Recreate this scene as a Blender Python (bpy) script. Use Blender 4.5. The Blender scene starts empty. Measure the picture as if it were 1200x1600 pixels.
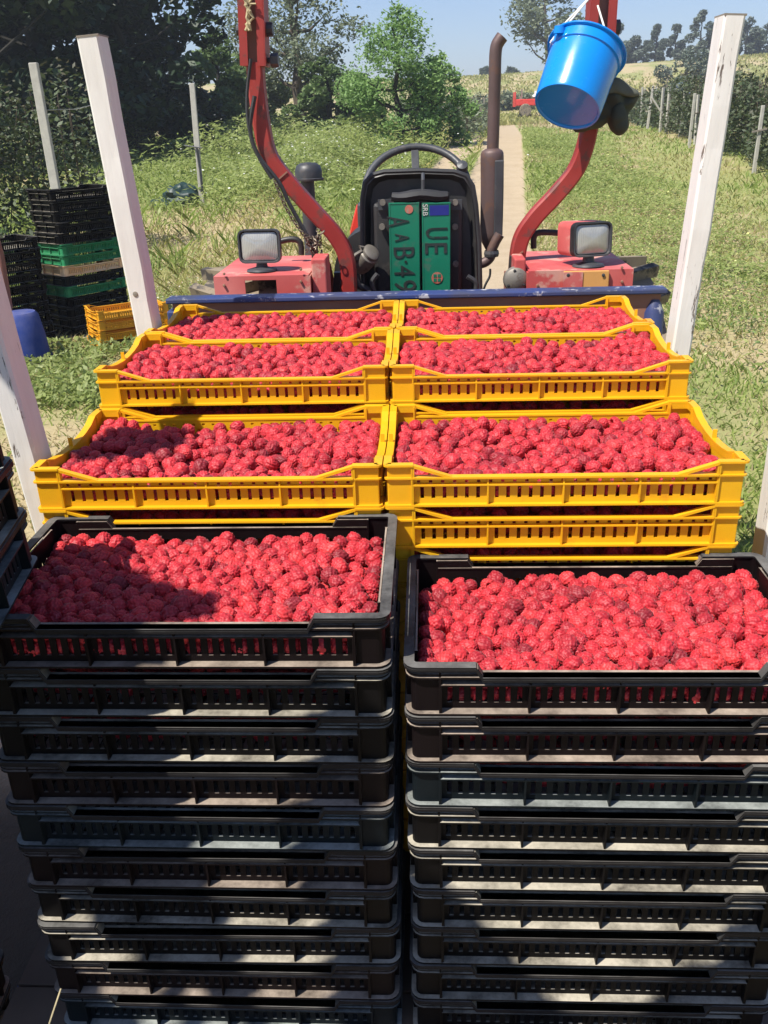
import bpy, math, random
import numpy as np
from mathutils import Vector, Matrix, noise
R_ = math.radians
rng = np.random.default_rng(7)
random.seed(7)
scn = bpy.context.scene
COL = scn.collection

# ------------------------------------------------------------------ camera
FPX, PITCH, YAW, ROLL = 1400.0, R_(23.7562), R_(-3.1661), R_(-1.7767)
Rv = np.array([math.cos(YAW), -math.sin(YAW), 0.0])
Fv = np.array([math.sin(YAW)*math.cos(PITCH), math.cos(YAW)*math.cos(PITCH), -math.sin(PITCH)])
Dv = np.array([-math.sin(YAW)*math.sin(PITCH), -math.cos(YAW)*math.sin(PITCH), -math.cos(PITCH)])
Uv = math.cos(ROLL)*Rv - math.sin(ROLL)*Dv
Vv = math.sin(ROLL)*Rv + math.cos(ROLL)*Dv
CAM = np.array([0.0, 0.0, 1.6])
cam = bpy.data.cameras.new('camera'); camo = bpy.data.objects.new('camera', cam); COL.objects.link(camo)
cam.sensor_fit = 'VERTICAL'; cam.sensor_height = 36.0; cam.lens = 36.0*FPX/1600.0
cam.clip_start = 0.05; cam.clip_end = 3000
m = Matrix.Identity(4)
for i in range(3):
    m[i][0] = Uv[i]; m[i][1] = -Vv[i]; m[i][2] = -Fv[i]; m[i][3] = CAM[i]
camo.matrix_world = m
scn.camera = camo

# ------------------------------------------------------------------ sky and sun
EL, AZ = 58.0, 50.0            # the sun stands behind the photographer, to the left
sd = Vector((-math.sin(R_(AZ))*math.cos(R_(EL)), -math.cos(R_(AZ))*math.cos(R_(EL)), math.sin(R_(EL))))
w = bpy.data.worlds.new('World'); scn.world = w; w.use_nodes = True
nt = w.node_tree
sky = nt.nodes.new('ShaderNodeTexSky'); sky.sky_type = 'NISHITA'; sky.sun_disc = False
sky.sun_elevation = R_(EL); sky.sun_rotation = math.atan2(sd.x, sd.y)
sky.altitude = 200; sky.air_density = 1.0; sky.dust_density = .7; sky.ozone_density = 3.0
bg = nt.nodes['Background']; bg.inputs['Strength'].default_value = 0.08
tint = nt.nodes.new('ShaderNodeMix'); tint.data_type = 'RGBA'; tint.blend_type = 'MULTIPLY'; tint.inputs[0].default_value = 1
tint.inputs[7].default_value = (1.0, 1.03, 1.2, 1); nt.links.new(sky.outputs[0], tint.inputs[6]); nt.links.new(tint.outputs[2], bg.inputs[0])
sl = bpy.data.lights.new('sun', 'SUN'); sl.energy = 5.0; sl.angle = R_(0.53); sl.color = (1.0, 0.95, 0.86)
so = bpy.data.objects.new('sun', sl); COL.objects.link(so); so.rotation_euler = sd.to_track_quat('Z', 'Y').to_euler()
so.location = (-6, -8, 12)
vs = scn.view_settings; vs.view_transform = 'Standard'; vs.look = 'None'; vs.exposure = 0.62; vs.gamma = 1.0
vs.use_curve_mapping = False
scn.render.engine = 'CYCLES'
scn.cycles.volume_bounces = 0; scn.cycles.max_bounces = 6; scn.cycles.diffuse_bounces = 3; scn.cycles.glossy_bounces = 2
scn.cycles.transmission_bounces = 4; scn.cycles.transparent_max_bounces = 8

# ------------------------------------------------------------------ geometry helpers
def ray(u, v): return Fv + Uv*(u-600)/FPX + Vv*(v-800)/FPX
def P(u, v, Y):                      # point of the vertical plane y=Y seen at photo pixel u,v
    d = ray(u, v); return CAM + d*(Y/d[1])
def PZ(u, v, Z):
    d = ray(u, v); return CAM + d*((Z-CAM[2])/d[2])
def SS(t, a, b):
    t = np.clip((t-a)/(b-a), 0, 1); return t*t*(3-2*t)
def hgt(x, y):
    return .9*SS(y, 9, 32) + 5.4*SS(y, 60, 140)*(1+.35*SS(x, 0, 60))
def G(u, v):
    d = ray(u, v); t = 1.0
    while t < 400:
        p = CAM + d*t
        if p[2] < hgt(p[0], p[1]): return p
        t *= 1.003
    return p

class MB:
    def __init__(s): s.v = []; s.f = []
    def add(s, vs_, fs):
        o = len(s.v); s.v += [tuple(map(float, q)) for q in vs_]; s.f += [tuple(o+i for i in f) for f in fs]; return s
    def box(s, x0, x1, y0, y1, z0, z1):
        return s.add([(x0,y0,z0),(x1,y0,z0),(x1,y1,z0),(x0,y1,z0),(x0,y0,z1),(x1,y0,z1),(x1,y1,z1),(x0,y1,z1)],
                     [(0,3,2,1),(4,5,6,7),(0,1,5,4),(1,2,6,5),(2,3,7,6),(3,0,4,7)])
    def beam(s, a, b, w, h, up=(0,0,1), taper=1.0):
        a = Vector(a); b = Vector(b); d = (b-a).normalized(); up = Vector(up)
        r = d.cross(up)
        if r.length < 1e-4: r = d.cross(Vector((0,1,0)))
        r.normalize(); u = r.cross(d)
        q = []
        for p, k in ((a, 1), (b, taper)):
            for i, j in ((-1,-1),(1,-1),(1,1),(-1,1)): q.append(p + r*(i*w/2*k) + u*(j*h/2*k))
        return s.add(q, [(0,1,2,3),(7,6,5,4),(0,4,5,1),(1,5,6,2),(2,6,7,3),(3,7,4,0)])
    def tube(s, path, rad, n=10, cap=True):
        path = [Vector(p) for p in path]; N = len(path)
        rad = rad if hasattr(rad, '__len__') else [rad]*N
        t0 = (path[1]-path[0]).normalized()
        ref = Vector((0,0,1)) if abs(t0.z) < .9 else Vector((1,0,0))
        u = t0.cross(ref).normalized(); q = []; fs = []
        for i, p in enumerate(path):
            t = (path[min(i+1,N-1)]-path[max(i-1,0)]).normalized()
            u = (u - t*u.dot(t)).normalized(); w_ = t.cross(u)
            for k in range(n):
                an = 2*math.pi*k/n; q.append(p + (u*math.cos(an)+w_*math.sin(an))*rad[i])
        for i in range(N-1):
            for k in range(n):
                a = i*n+k; b = i*n+(k+1) % n; fs.append((a, b, b+n, a+n))
        if cap: fs.append(tuple(range(n-1,-1,-1))); fs.append(tuple((N-1)*n+k for k in range(n)))
        return s.add(q, fs)
    def ribbon(s, path, w, d):        # rectangular tube whose path lies in a plane y = const: w across in xz, d in y
        path = [Vector(p) for p in path]; N = len(path); q = []; fs = []
        ws = w if hasattr(w, '__len__') else [w]*N
        for i, p in enumerate(path):
            t = (path[min(i+1,N-1)]-path[max(i-1,0)]).normalized(); n_ = Vector((t.z, 0, -t.x)).normalized()
            ww = ws[i]; e = min(ww, d)*.12
            for a, b in ((-.5*ww+e,-.5*d),(.5*ww-e,-.5*d),(.5*ww,-.5*d+e),(.5*ww,.5*d-e),(.5*ww-e,.5*d),(-.5*ww+e,.5*d),(-.5*ww,.5*d-e),(-.5*ww,-.5*d+e)):
                q.append(p + n_*a + Vector((0, b, 0)))
        for i in range(N-1):
            for k in range(8):
                a = i*8+k; b = i*8+(k+1) % 8; fs.append((a, b, b+8, a+8))
        fs.append(tuple(range(7,-1,-1))); fs.append(tuple((N-1)*8+k for k in range(8)))
        return s.add(q, fs)
    def lathe(s, prof, n=32, M=None):   # prof: (r, z)
        q = []; fs = []; M = M or Matrix.Identity(4)
        for r, z in prof:
            for k in range(n):
                a = 2*math.pi*k/n; q.append(M @ Vector((r*math.cos(a), r*math.sin(a), z)))
        for i in range(len(prof)-1):
            for k in range(n):
                a = i*n+k; b = i*n+(k+1) % n; fs.append((a, b, b+n, a+n))
        return s.add(q, fs)
    def strip(s, path, o0, o1, z0, z1, closed=False):   # path: (x,y,nx,ny); offsets run inward
        N = len(path); z0 = z0 if hasattr(z0,'__len__') else [z0]*N; z1 = z1 if hasattr(z1,'__len__') else [z1]*N
        q = []; fs = []
        for i, (x, y, nx, ny) in enumerate(path):
            for o, z in ((o0,z0[i]),(o1,z0[i]),(o1,z1[i]),(o0,z1[i])): q.append((x-nx*o, y-ny*o, z))
        R = N if closed else N-1
        for i in range(R):
            j = (i+1) % N
            for k in range(4):
                l = (k+1) % 4; fs.append((i*4+k, i*4+l, j*4+l, j*4+k))
        if not closed: fs.append((0,3,2,1)); b = (N-1)*4; fs.append((b,b+1,b+2,b+3))
        return s.add(q, fs)
    def xf(s, M):
        s.v = [tuple(M @ Vector(p)) for p in s.v]; return s
    def mesh(s, name, mat=None, smooth=False):
        me = bpy.data.meshes.new(name); me.from_pydata(s.v, [], s.f)
        if mat: me.materials.append(mat)
        if smooth:
            me.polygons.foreach_set('use_smooth', [True]*len(me.polygons))
            try: me.set_sharp_from_angle(angle=R_(40))
            except Exception: pass
        me.update(); return me
def inst(name, me, parent=None, loc=None, rot=None, mat=None):
    o = bpy.data.objects.new(name, me); COL.objects.link(o)
    if parent: o.parent = parent
    if loc is not None: o.location = loc
    if rot is not None: o.rotation_euler = rot
    if mat is not None:
        o.material_slots[0].link = 'OBJECT'; o.material_slots[0].material = mat
    return o
def obj(name, mb, mat, parent=None, smooth=False, bevel=0, loc=None):
    me = mb.mesh(name, mat, smooth)
    o = inst(name, me, parent, loc)
    if bevel:
        b = o.modifiers.new('bevel', 'BEVEL'); b.width = bevel; b.segments = 2; b.limit_method = 'ANGLE'; b.angle_limit = R_(35)
    return o
def tag(o, label=None, cat=None, group=None, kind=None):
    if label: o['label'] = label
    if cat: o['category'] = cat
    if group: o['group'] = group
    if kind: o['kind'] = kind
    return o
def thing(name, label, cat, loc=(0,0,0), rot=(0,0,0), group=None):
    o = bpy.data.objects.new(name, None); COL.objects.link(o); o.location = loc; o.rotation_euler = rot
    o.empty_display_size = .1
    return tag(o, label, cat, group)
def local(mb, root):                  # world coordinates -> coordinates of an unrotated root
    mb.xf(Matrix.Translation(-Vector(root.location))); return mb

# ------------------------------------------------------------------ materials
class NT:
    def __init__(s, name):
        s.m = bpy.data.materials.new(name); s.m.use_nodes = True; s.t = s.m.node_tree; s.n = s.t.nodes; s.l = s.t.links
        s.b = s.n['Principled BSDF']; s.out = s.n['Material Output']
    def new(s, t, **kw):
        nd = s.n.new(t)
        for k, v in kw.items(): setattr(nd, k, v)
        return nd
    def link(s, a, b): s.l.new(a, b)
    def coord(s, k='Object'): return s.new('ShaderNodeTexCoord').outputs[k]
    def noise(s, scale, detail=4, rough=.55, vec=None, dist=0):
        nd = s.new('ShaderNodeTexNoise'); nd.inputs['Scale'].default_value = scale; nd.inputs['Detail'].default_value = detail
        nd.inputs['Roughness'].default_value = rough; nd.inputs['Distortion'].default_value = dist
        s.link(vec if vec is not None else s.coord(), nd.inputs['Vector']); return nd.outputs['Fac']
    def ramp(s, fac, stops):
        nd = s.new('ShaderNodeValToRGB'); cr = nd.color_ramp
        while len(cr.elements) < len(stops): cr.elements.new(.5)
        for e, (p, c) in zip(cr.elements, stops): e.position = p; e.color = (*c, 1) if len(c) == 3 else c
        s.link(fac, nd.inputs['Fac']); return nd.outputs['Color']
    def mix(s, fac, a, b, mode='MIX'):
        nd = s.new('ShaderNodeMix'); nd.data_type = 'RGBA'; nd.blend_type = mode
        for sock, val in ((nd.inputs[0], fac), (nd.inputs[6], a), (nd.inputs[7], b)):
            if hasattr(val, 'is_output'): s.link(val, sock)
            elif hasattr(val, '__len__'): sock.default_value = (*val[:3], 1)
            else: sock.default_value = val
        return nd.outputs[2]
    def math(s, op, a, b=None, clamp=False):
        nd = s.new('ShaderNodeMath', operation=op); nd.use_clamp = clamp
        for i, v in enumerate((a, b)):
            if v is None: continue
            if hasattr(v, 'is_output'): s.link(v, nd.inputs[i])
            else: nd.inputs[i].default_value = v
        return nd.outputs[0]
    def bump(s, h, strength=.3, dist=.01):
        nd = s.new('ShaderNodeBump'); nd.inputs['Strength'].default_value = strength; nd.inputs['Distance'].default_value = dist
        s.link(h, nd.inputs['Height']); s.link(nd.outputs[0], s.b.inputs['Normal'])
    def base(s, c):
        if hasattr(c, 'is_output'): s.link(c, s.b.inputs['Base Color'])
        else: s.b.inputs['Base Color'].default_value = (*c, 1)
    def rough(s, r):
        if hasattr(r, 'is_output'): s.link(r, s.b.inputs['Roughness'])
        else: s.b.inputs['Roughness'].default_value = r
    def up(s):
        g = s.new('ShaderNodeNewGeometry'); x = s.new('ShaderNodeSeparateXYZ'); s.link(g.outputs['Normal'], x.inputs[0]); return x.outputs['Z']
    def translucent(s, col, fac):
        tr = s.new('ShaderNodeBsdfTranslucent'); mx = s.new('ShaderNodeMixShader')
        if hasattr(col, 'is_output'): s.link(col, tr.inputs['Color'])
        else: tr.inputs['Color'].default_value = (*col, 1)
        mx.inputs[0].default_value = fac; s.link(s.b.outputs[0], mx.inputs[1]); s.link(tr.outputs[0], mx.inputs[2])
        s.link(mx.outputs[0], s.out.inputs['Surface'])

def plastic(name, col, dust=(.3,.26,.2), dusty=.35, rough=.42, scr=0.0, trans=0.0, side_dust=.12):
    t = NT(name)
    vec = t.coord()
    oi = t.new('ShaderNodeObjectInfo')
    add = t.new('ShaderNodeVectorMath', operation='ADD'); t.link(vec, add.inputs[0]); t.link(oi.outputs['Random'], add.inputs[1]); vec = add.outputs[0]
    n1 = t.noise(14, 5, .6, vec); n2 = t.noise(160, 3, .6, vec)
    upz = t.math('MULTIPLY', t.math('MAXIMUM', t.up(), 0.0), dusty)
    sp = t.ramp(n1, [(.35, (0,0,0)), (.7, (1,1,1))])
    d = t.math('MULTIPLY', t.math('ADD', upz, side_dust), t.math('ADD', t.math('MULTIPLY', sp, .8), t.math('MULTIPLY', n2, .55)), clamp=True)
    c = t.mix(n1, tuple(x*.82 for x in col), tuple(min(1, x*1.15) for x in col))
    c2 = t.mix(d, c, dust)
    t.base(c2); t.rough(t.math('ADD', t.math('MULTIPLY', n1, .25), rough-.1))
    t.bump(n2, .12, .002)
    if col[0] > .7:
        ns = t.ramp(t.noise(9, 6, .7, vec), [(.6,(0,0,0)),(.68,(1,1,1))]); c2 = t.mix(t.math('MULTIPLY', ns, .3), c2, (.62,.12,.03))
        c2 = t.mix(t.math('MULTIPLY', t.ramp(t.noise(3.5, 3, .5, vec), [(.35,(0,0,0)),(.7,(1,1,1))]), .35), c2, (.9,.4,.015)); t.base(c2)
    if col[0] < .03: t.b.inputs['Specular IOR Level'].default_value = .06
    if trans: t.translucent(c2, trans)
    return t.m
BLACK = plastic('black_plastic', (.0045,.004,.0044), dust=(.44,.4,.32), dusty=1.1, rough=.42, side_dust=.004)
BLACKB = plastic('blue_black_plastic', (.005,.008,.0105), dust=(.32,.34,.32), dusty=1.0, rough=.4, side_dust=.01)
BLACKC = plastic('brown_black_plastic', (.007,.0045,.005), dust=(.38,.31,.25), dusty=1.0, rough=.45, side_dust=.005)
RIMB = plastic('black_rim_plastic', (.012,.011,.012), dust=(.3,.29,.27), dusty=.5, rough=.36, side_dust=.012)
YELLOW = plastic('yellow_plastic', (.97,.52,.012), dust=(.5,.16,.05), dusty=.03, rough=.32, trans=.24, side_dust=.03)
YELLOWD = plastic('dusty_yellow_plastic', (.75,.36,.012), dust=(.4,.25,.1), dusty=.2, rough=.45, trans=.1, side_dust=.1)
GREENP = plastic('green_plastic', (.012,.22,.09), dusty=.2, rough=.4)
CREAMP = plastic('cream_plastic', (.75,.56,.36), dusty=.2, rough=.5)
BLUEP = plastic('blue_plastic', (.02,.05,.24), dusty=.2, rough=.5)

def paint(name, col, worn=(.22,.11,.07), wear=.5, rough=.45, scale=9, fade=None, metallic=0, bump=.15, lo=.55):
    t = NT(name); n1 = t.noise(scale, 8, .65); n2 = t.noise(scale*4, 4, .6); n3 = t.noise(scale*.4, 3)
    c = t.mix(t.ramp(n3, [(.35,(0,0,0)),(.65,(1,1,1))]), col, fade or tuple(min(1, x*1.25+.02) for x in col))
    mk = t.math('MULTIPLY', t.ramp(n1, [(lo,(0,0,0)),(lo+.06,(1,1,1))]), wear)
    c = t.mix(mk, c, worn); c = t.mix(t.math('MULTIPLY', n2, .25), c, tuple(x*.55 for x in col))
    t.base(c); t.rough(t.math('ADD', t.math('MULTIPLY', n2, .3), rough-.1)); t.b.inputs['Metallic'].default_value = metallic
    t.bump(n1, bump, .004); return t.m
REDF = paint('faded_red_paint', (.48,.07,.065), worn=(.6,.36,.28), wear=.8, rough=.55, fade=(.66,.2,.18), scale=9)
REDR = paint('red_rollbar_paint', (.27,.02,.016), worn=(.12,.05,.04), wear=.8, rough=.45, fade=(.34,.04,.032), scale=16, lo=.55)
REDH = paint('bright_red_paint', (.62,.035,.02), wear=.15, rough=.3)
BLUE = paint('chipped_blue_paint', (.03,.05,.17), worn=(.55,.54,.56), wear=.85, rough=.42, scale=26, fade=(.05,.055,.1), lo=.58)
BROWNM = paint('rusty_brown_steel', (.26,.12,.08), worn=(.36,.2,.13), wear=.6, rough=.6, scale=7)
RUST = paint('rusty_exhaust_steel', (.1,.066,.06), worn=(.17,.09,.06), wear=.6, rough=.5, scale=18, metallic=.3, fade=(.14,.09,.085))
BLKM = paint('black_seat_vinyl', (.018,.017,.017), worn=(.09,.08,.07), wear=.4, rough=.42, scale=12)
DARKG = paint('dark_grey_metal', (.035,.037,.042), worn=(.12,.1,.09), wear=.4, rough=.42, scale=20)
GREYM = paint('grey_cast_metal', (.2,.18,.15), worn=(.1,.06,.04), wear=.6, rough=.5, scale=30, metallic=.4)
CHAINM = paint('chain_steel', (.16,.13,.1), worn=(.07,.04,.03), wear=.7, rough=.45, scale=60, metallic=.7)
ORANGEP = paint('orange_primer', (.5,.24,.06), worn=(.5,.1,.08), wear=.6, rough=.6, scale=12)
RUBBER = paint('dusty_tyre_rubber', (.045,.038,.032), worn=(.3,.24,.16), wear=.8, rough=.8, scale=14, lo=.42)
CABLE = paint('black_cable_rubber', (.02,.02,.022), wear=0, rough=.5)
PLATEG = paint('green_plate_enamel', (.004,.15,.085), worn=(.09,.13,.1), wear=.55, rough=.35, scale=16, fade=(.006,.18,.1), bump=.05, lo=.6)
PLATEB = paint('blue_plate_band', (.012,.02,.2), wear=.05, rough=.35)
PLATET = paint('black_plate_letters', (.012,.02,.018), worn=(.006,.12,.07), wear=.7, rough=.4, scale=30, lo=.6)
PLATEW = paint('pale_plate_print', (.5,.5,.46), worn=(.1,.2,.14), wear=.5, rough=.4, scale=30)
PLATER = paint('pink_plate_emblem', (.42,.12,.08), worn=(.3,.3,.24), wear=.7, rough=.45, scale=30)
def whitewood(name, peel, peelc):
    t = NT(name); cd = t.coord(); mp = t.new('ShaderNodeMapping'); mp.inputs['Scale'].default_value = (14, 14, 2.2); t.link(cd, mp.inputs[0])
    n1 = t.noise(3.2, 8, .7, mp.outputs[0], .4); n2 = t.noise(5, 4, .6, mp.outputs[0])
    c = t.mix(n2, (.64,.61,.57), (.78,.76,.72)); c = t.mix(t.math('MULTIPLY', t.ramp(t.noise(2, 5, .6), [(.45,(0,0,0)),(.75,(1,1,1))]), .4), c, (.5,.45,.38)); mk = t.ramp(n1, [(peel,(0,0,0)),(peel+.02,(1,1,1))])
    t.base(t.mix(mk, c, peelc)); t.rough(.6); t.bump(t.math('ADD', t.math('MULTIPLY', mk, -1.0), n2), .35, .003); return t.m
WHITEW = whitewood('white_painted_wood', .69, (.2,.15,.11))
WHITEP = whitewood('peeling_white_painted_wood', .612, (.13,.1,.08))
def simple(name, col, rough=.6, **kw):
    t = NT(name); n1 = t.noise(kw.get('scale', 12), 5, .6)
    t.base(t.mix(n1, tuple(x*.65 for x in col), tuple(min(1, x*1.3) for x in col))); t.rough(rough)
    t.bump(n1, kw.get('bump', .2), .006); t.b.inputs['Metallic'].default_value = kw.get('metal', 0); return t.m
GREYWOOD = simple('weathered_grey_wood', (.24,.21,.17), .8, scale=22)
CONC = simple('pale_concrete', (.42,.4,.35), .85, scale=15)
BARK = simple('bark', (.09,.07,.05), .9, scale=10, bump=.6)
BARKD = simple('dark_bark', (.02,.018,.013), .95, scale=10)
TWINE = simple('straw_twine', (.42,.35,.2), .85, scale=80)
CORD = simple('white_cord', (.7,.68,.64), .7, scale=80)
WIRE = simple('galvanised_wire', (.4,.4,.38), .5, metal=.6)
TARP = simple('dark_green_tarp', (.012,.035,.03), .5, scale=6)
OLIVE = simple('dark_olive_cloth', (.05,.055,.04), .9, scale=9, bump=.3)
BROWNW = simple('red_brown_wood', (.22,.09,.07), .8, scale=18)
BEDM = simple('worn_bed_boards', (.1,.07,.05), .8)
t = NT('lamp_lens'); wv = t.new('ShaderNodeTexWave'); wv.inputs['Scale'].default_value = 70; wv.inputs['Distortion'].default_value = 1.5
t.link(t.coord(), wv.inputs['Vector']); n1 = t.noise(25, 4)
t.base(t.mix(n1, (.26,.26,.24), (.5,.5,.47))); t.rough(.16); t.b.inputs['Metallic'].default_value = .2; t.bump(wv.outputs['Fac'], .2, .002)
t.b.inputs['Coat Weight'].default_value = .8; LENS = t.m
t = NT('blue_bucket_plastic'); n1 = t.noise(8, 3); t.base(t.mix(n1, (.004,.23,.74), (.006,.29,.84))); n2 = t.noise(40, 6, .75); t.rough(t.math('ADD', t.math('MULTIPLY', n2, .25), .12)); t.bump(n2, .06, .003); t.b.inputs['Coat Weight'].default_value = .6
t.b.inputs['Coat Roughness'].default_value = .06; t.translucent((.01,.3,.85), .12); BUCKET = t.m

def leafmat(name, c0, c1, c2, trans=.3, rough=.55):
    t = NT(name); g = t.new('ShaderNodeNewGeometry')
    c = t.ramp(g.outputs['Random Per Island'], [(0, c0), (.55, c1), (1, c2)])
    c = t.mix(t.math('MULTIPLY', t.noise(1.3, 3), .35), c, tuple(x*.6 for x in c1))
    t.base(c); t.rough(rough); t.translucent(c, trans); return t.m
L_DARK = leafmat('dark_leaves', (.008,.022,.009), (.014,.036,.012), (.04,.08,.02), .14)
L_MID = leafmat('mid_green_leaves', (.09,.15,.05), (.14,.22,.07), (.22,.31,.11), .4)
L_OLIVE = leafmat('grey_green_leaves', (.12,.15,.09), (.18,.22,.13), (.27,.31,.19), .4)
L_BRIGHT = leafmat('bright_green_leaves', (.16,.28,.08), (.24,.4,.12), (.34,.5,.18), .48)
L_HEDGE = leafmat('raspberry_leaves', (.045,.065,.03), (.075,.11,.04), (.15,.17,.09), .28)
L_HEDGEB = leafmat('brownish_cane_leaves', (.06,.065,.035), (.085,.085,.045), (.14,.12,.07), .2)
L_WEED = leafmat('weed_leaves', (.21,.28,.075), (.33,.4,.12), (.46,.5,.2), .5)
L_FAR = leafmat('distant_leaves', (.1,.13,.1), (.14,.18,.13), (.19,.22,.17), .3)
GRASS = leafmat('grass_blades', (.27,.29,.075), (.42,.42,.13), (.6,.54,.24), .5)
GRASSL = leafmat('lush_grass_blades', (.21,.3,.06), (.32,.42,.1), (.44,.5,.16), .5)
DRYG = leafmat('dry_grass_blades', (.36,.29,.14), (.48,.4,.21), (.6,.5,.29), .35)
PETAL = leafmat('white_petals', (.7,.7,.6), (.8,.8,.72), (.85,.85,.8), .2)
PETALY = leafmat('yellow_petals', (.6,.6,.15), (.7,.7,.25), (.75,.75,.4), .2)

# ground: soil, sun-dried patches, green turf and the sandy track
def road_c(y):                         # centre line of the dirt track
    return np.interp(y, [-5,5,9,17.5,25,34,66,120], [-.55,-.2,.05,.72,1.5,2.3,5.0,11])
def road_w(y): return np.interp(y, [0,9,18,26,34,66,120], [.98,.98,1.05,.95,1.0,.95,.9])
def patch(x, y):                       # 0 green .. 1 dry, used for both soil and blades
    n_ = np.sin(x*.9+1.3*np.sin(y*.31))*np.cos(y*.43+.8*np.sin(x*.6)) + .5*np.sin(x*2.3+y*1.1)*np.sin(y*1.7-x*.7)
    return n_
t = NT('meadow_ground')
at = t.new('ShaderNodeAttribute'); at.attribute_name = 'cover'
sep = t.new('ShaderNodeSeparateColor'); t.link(at.outputs['Color'], sep.inputs[0])
cd = t.coord(); n1 = t.noise(1.2, 8, .65, cd); n2 = t.noise(30, 6, .7, cd); n3 = t.noise(160, 3, .6, cd)
green = t.mix(n2, (.18,.2,.06), (.32,.32,.115)); dry = t.mix(n2, (.3,.24,.12), (.48,.39,.22)); sand = t.mix(n2, (.37,.28,.18), (.48,.385,.26)); sand = t.mix(t.math('MULTIPLY', t.ramp(t.noise(2.2, 8, .75, cd), [(.42,(0,0,0)),(.62,(1,1,1))]), .5), sand, (.33,.25,.15))
dm = t.ramp(t.math('ADD', sep.outputs[1], t.math('MULTIPLY', t.math('SUBTRACT', n1, .5), .9)), [(.4,(0,0,0)),(.62,(1,1,1))])
c = t.mix(dm, green, dry)
rm = t.ramp(t.math('ADD', sep.outputs[0], t.math('MULTIPLY', t.math("SUBTRACT", n2, .5), .8)), [(.42,(0,0,0)),(.56,(1,1,1))])
c = t.mix(rm, c, sand); c = t.mix(t.math('MULTIPLY', sep.outputs[2], .95), c, t.mix(n2, (.012,.009,.007), (.03,.022,.016)))  # third cover channel paints deep shade into the ground colour
t.base(c); t.rough(.95); t.bump(t.math('ADD', n2, t.math('MULTIPLY', n3, .4)), .5, .03); GROUND = t.m

def dryness(x, y):
    d = .42 + .3*patch(x, y)
    d = d + .6*np.exp(-(((x+1.9)/1.3)**2 + ((y-3.6)/1.3)**2))          # trampled earth by the trailer
    d = d + .45*np.exp(-(((x+2.6)/1.9)**2 + ((y-13)/2.2)**2))            # burnt strip left of the tractor
    d = d + .30*np.exp(-(((x-2.6)/1.5)**2 + ((y-9)/4.5)**2))
    d = d + .1*SS(y, 58, 75)
    d = d - .35*np.exp(-(((x-5)/1.3)**2 + ((y-19)/5)**2)) - .25*np.exp(-(((x+5)/3)**2 + ((y-21)/4)**2))
    return np.clip(d, 0, 1)
def roadness(x, y):
    d = np.abs(x-road_c(y)); w_ = road_w(y)
    r = 1-SS(d, w_-.18, w_+.22)
    r = r*(1-.75*SS(y, 12, 16)*(1-SS(y, 40, 60))*np.exp(-((x-road_c(y)+.22)/.22)**2))
    return r*(1-SS(y, 64, 70))
xs = np.concatenate([np.linspace(-260,-30,24)[:-1], np.linspace(-30,-10,41)[:-1], np.linspace(-10,14,241)[:-1], np.linspace(14,40,40)[:-1], np.linspace(40,320,24)])
ys = np.concatenate([np.linspace(-60,-3,14)[:-1], np.linspace(-3,30,260)[:-1], np.linspace(30,90,130)[:-1], np.linspace(90,180,46)[:-1], np.linspace(180,900,16)])
X, Y = np.meshgrid(xs, ys); Z = hgt(X, Y) + .012*np.sin(X*3.1)*np.sin(Y*2.3)*(Y < 40) + .35*SS(Y,45,90)*np.sin(X*.12+2)*np.sin(Y*.09)
Z = Z - .02*roadness(X, Y)
nx, ny = len(xs), len(ys)
V_ = np.stack([X, Y, Z], -1).reshape(-1, 3)
ii, jj = np.meshgrid(np.arange(nx-1), np.arange(ny-1)); a_ = (jj*nx+ii).ravel()
F_ = np.stack([a_, a_+1, a_+nx+1, a_+nx], -1)
def npmesh(name, V, F, mat, smooth=False):
    me = bpy.data.meshes.new(name); k = F.shape[1]
    me.vertices.add(len(V)); me.vertices.foreach_set('co', np.ascontiguousarray(V, dtype=np.float32).ravel())
    me.loops.add(F.size); me.loops.foreach_set('vertex_index', np.ascontiguousarray(F, dtype=np.int32).ravel())
    me.polygons.add(len(F)); me.polygons.foreach_set('loop_start', np.arange(0, F.size, k, dtype=np.int32))
    me.polygons.foreach_set('loop_total', np.full(len(F), k, dtype=np.int32))
    me.update(calc_edges=True)
    if smooth: me.polygons.foreach_set('use_smooth', np.ones(len(F), dtype=bool))
    if mat: me.materials.append(mat)
    return me
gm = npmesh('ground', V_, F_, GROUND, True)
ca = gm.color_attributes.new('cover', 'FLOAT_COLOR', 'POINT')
cc = np.zeros((len(V_), 4), np.float32); cc[:, 0] = roadness(V_[:,0], V_[:,1]); cc[:, 1] = dryness(V_[:,0], V_[:,1]); cc[:, 3] = 1; cc[:, 2] = SS(-V_[:,0], .35, .5)*(1-SS(-V_[:,0], 1.6, 2.0))*(1-SS(V_[:,1], 1.7, 2.2))*SS(V_[:,1], -2, -1)  # third channel: mask of the painted shade beside the trailer
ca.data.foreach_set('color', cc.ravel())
tag(inst('ground', gm), kind='structure')

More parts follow.
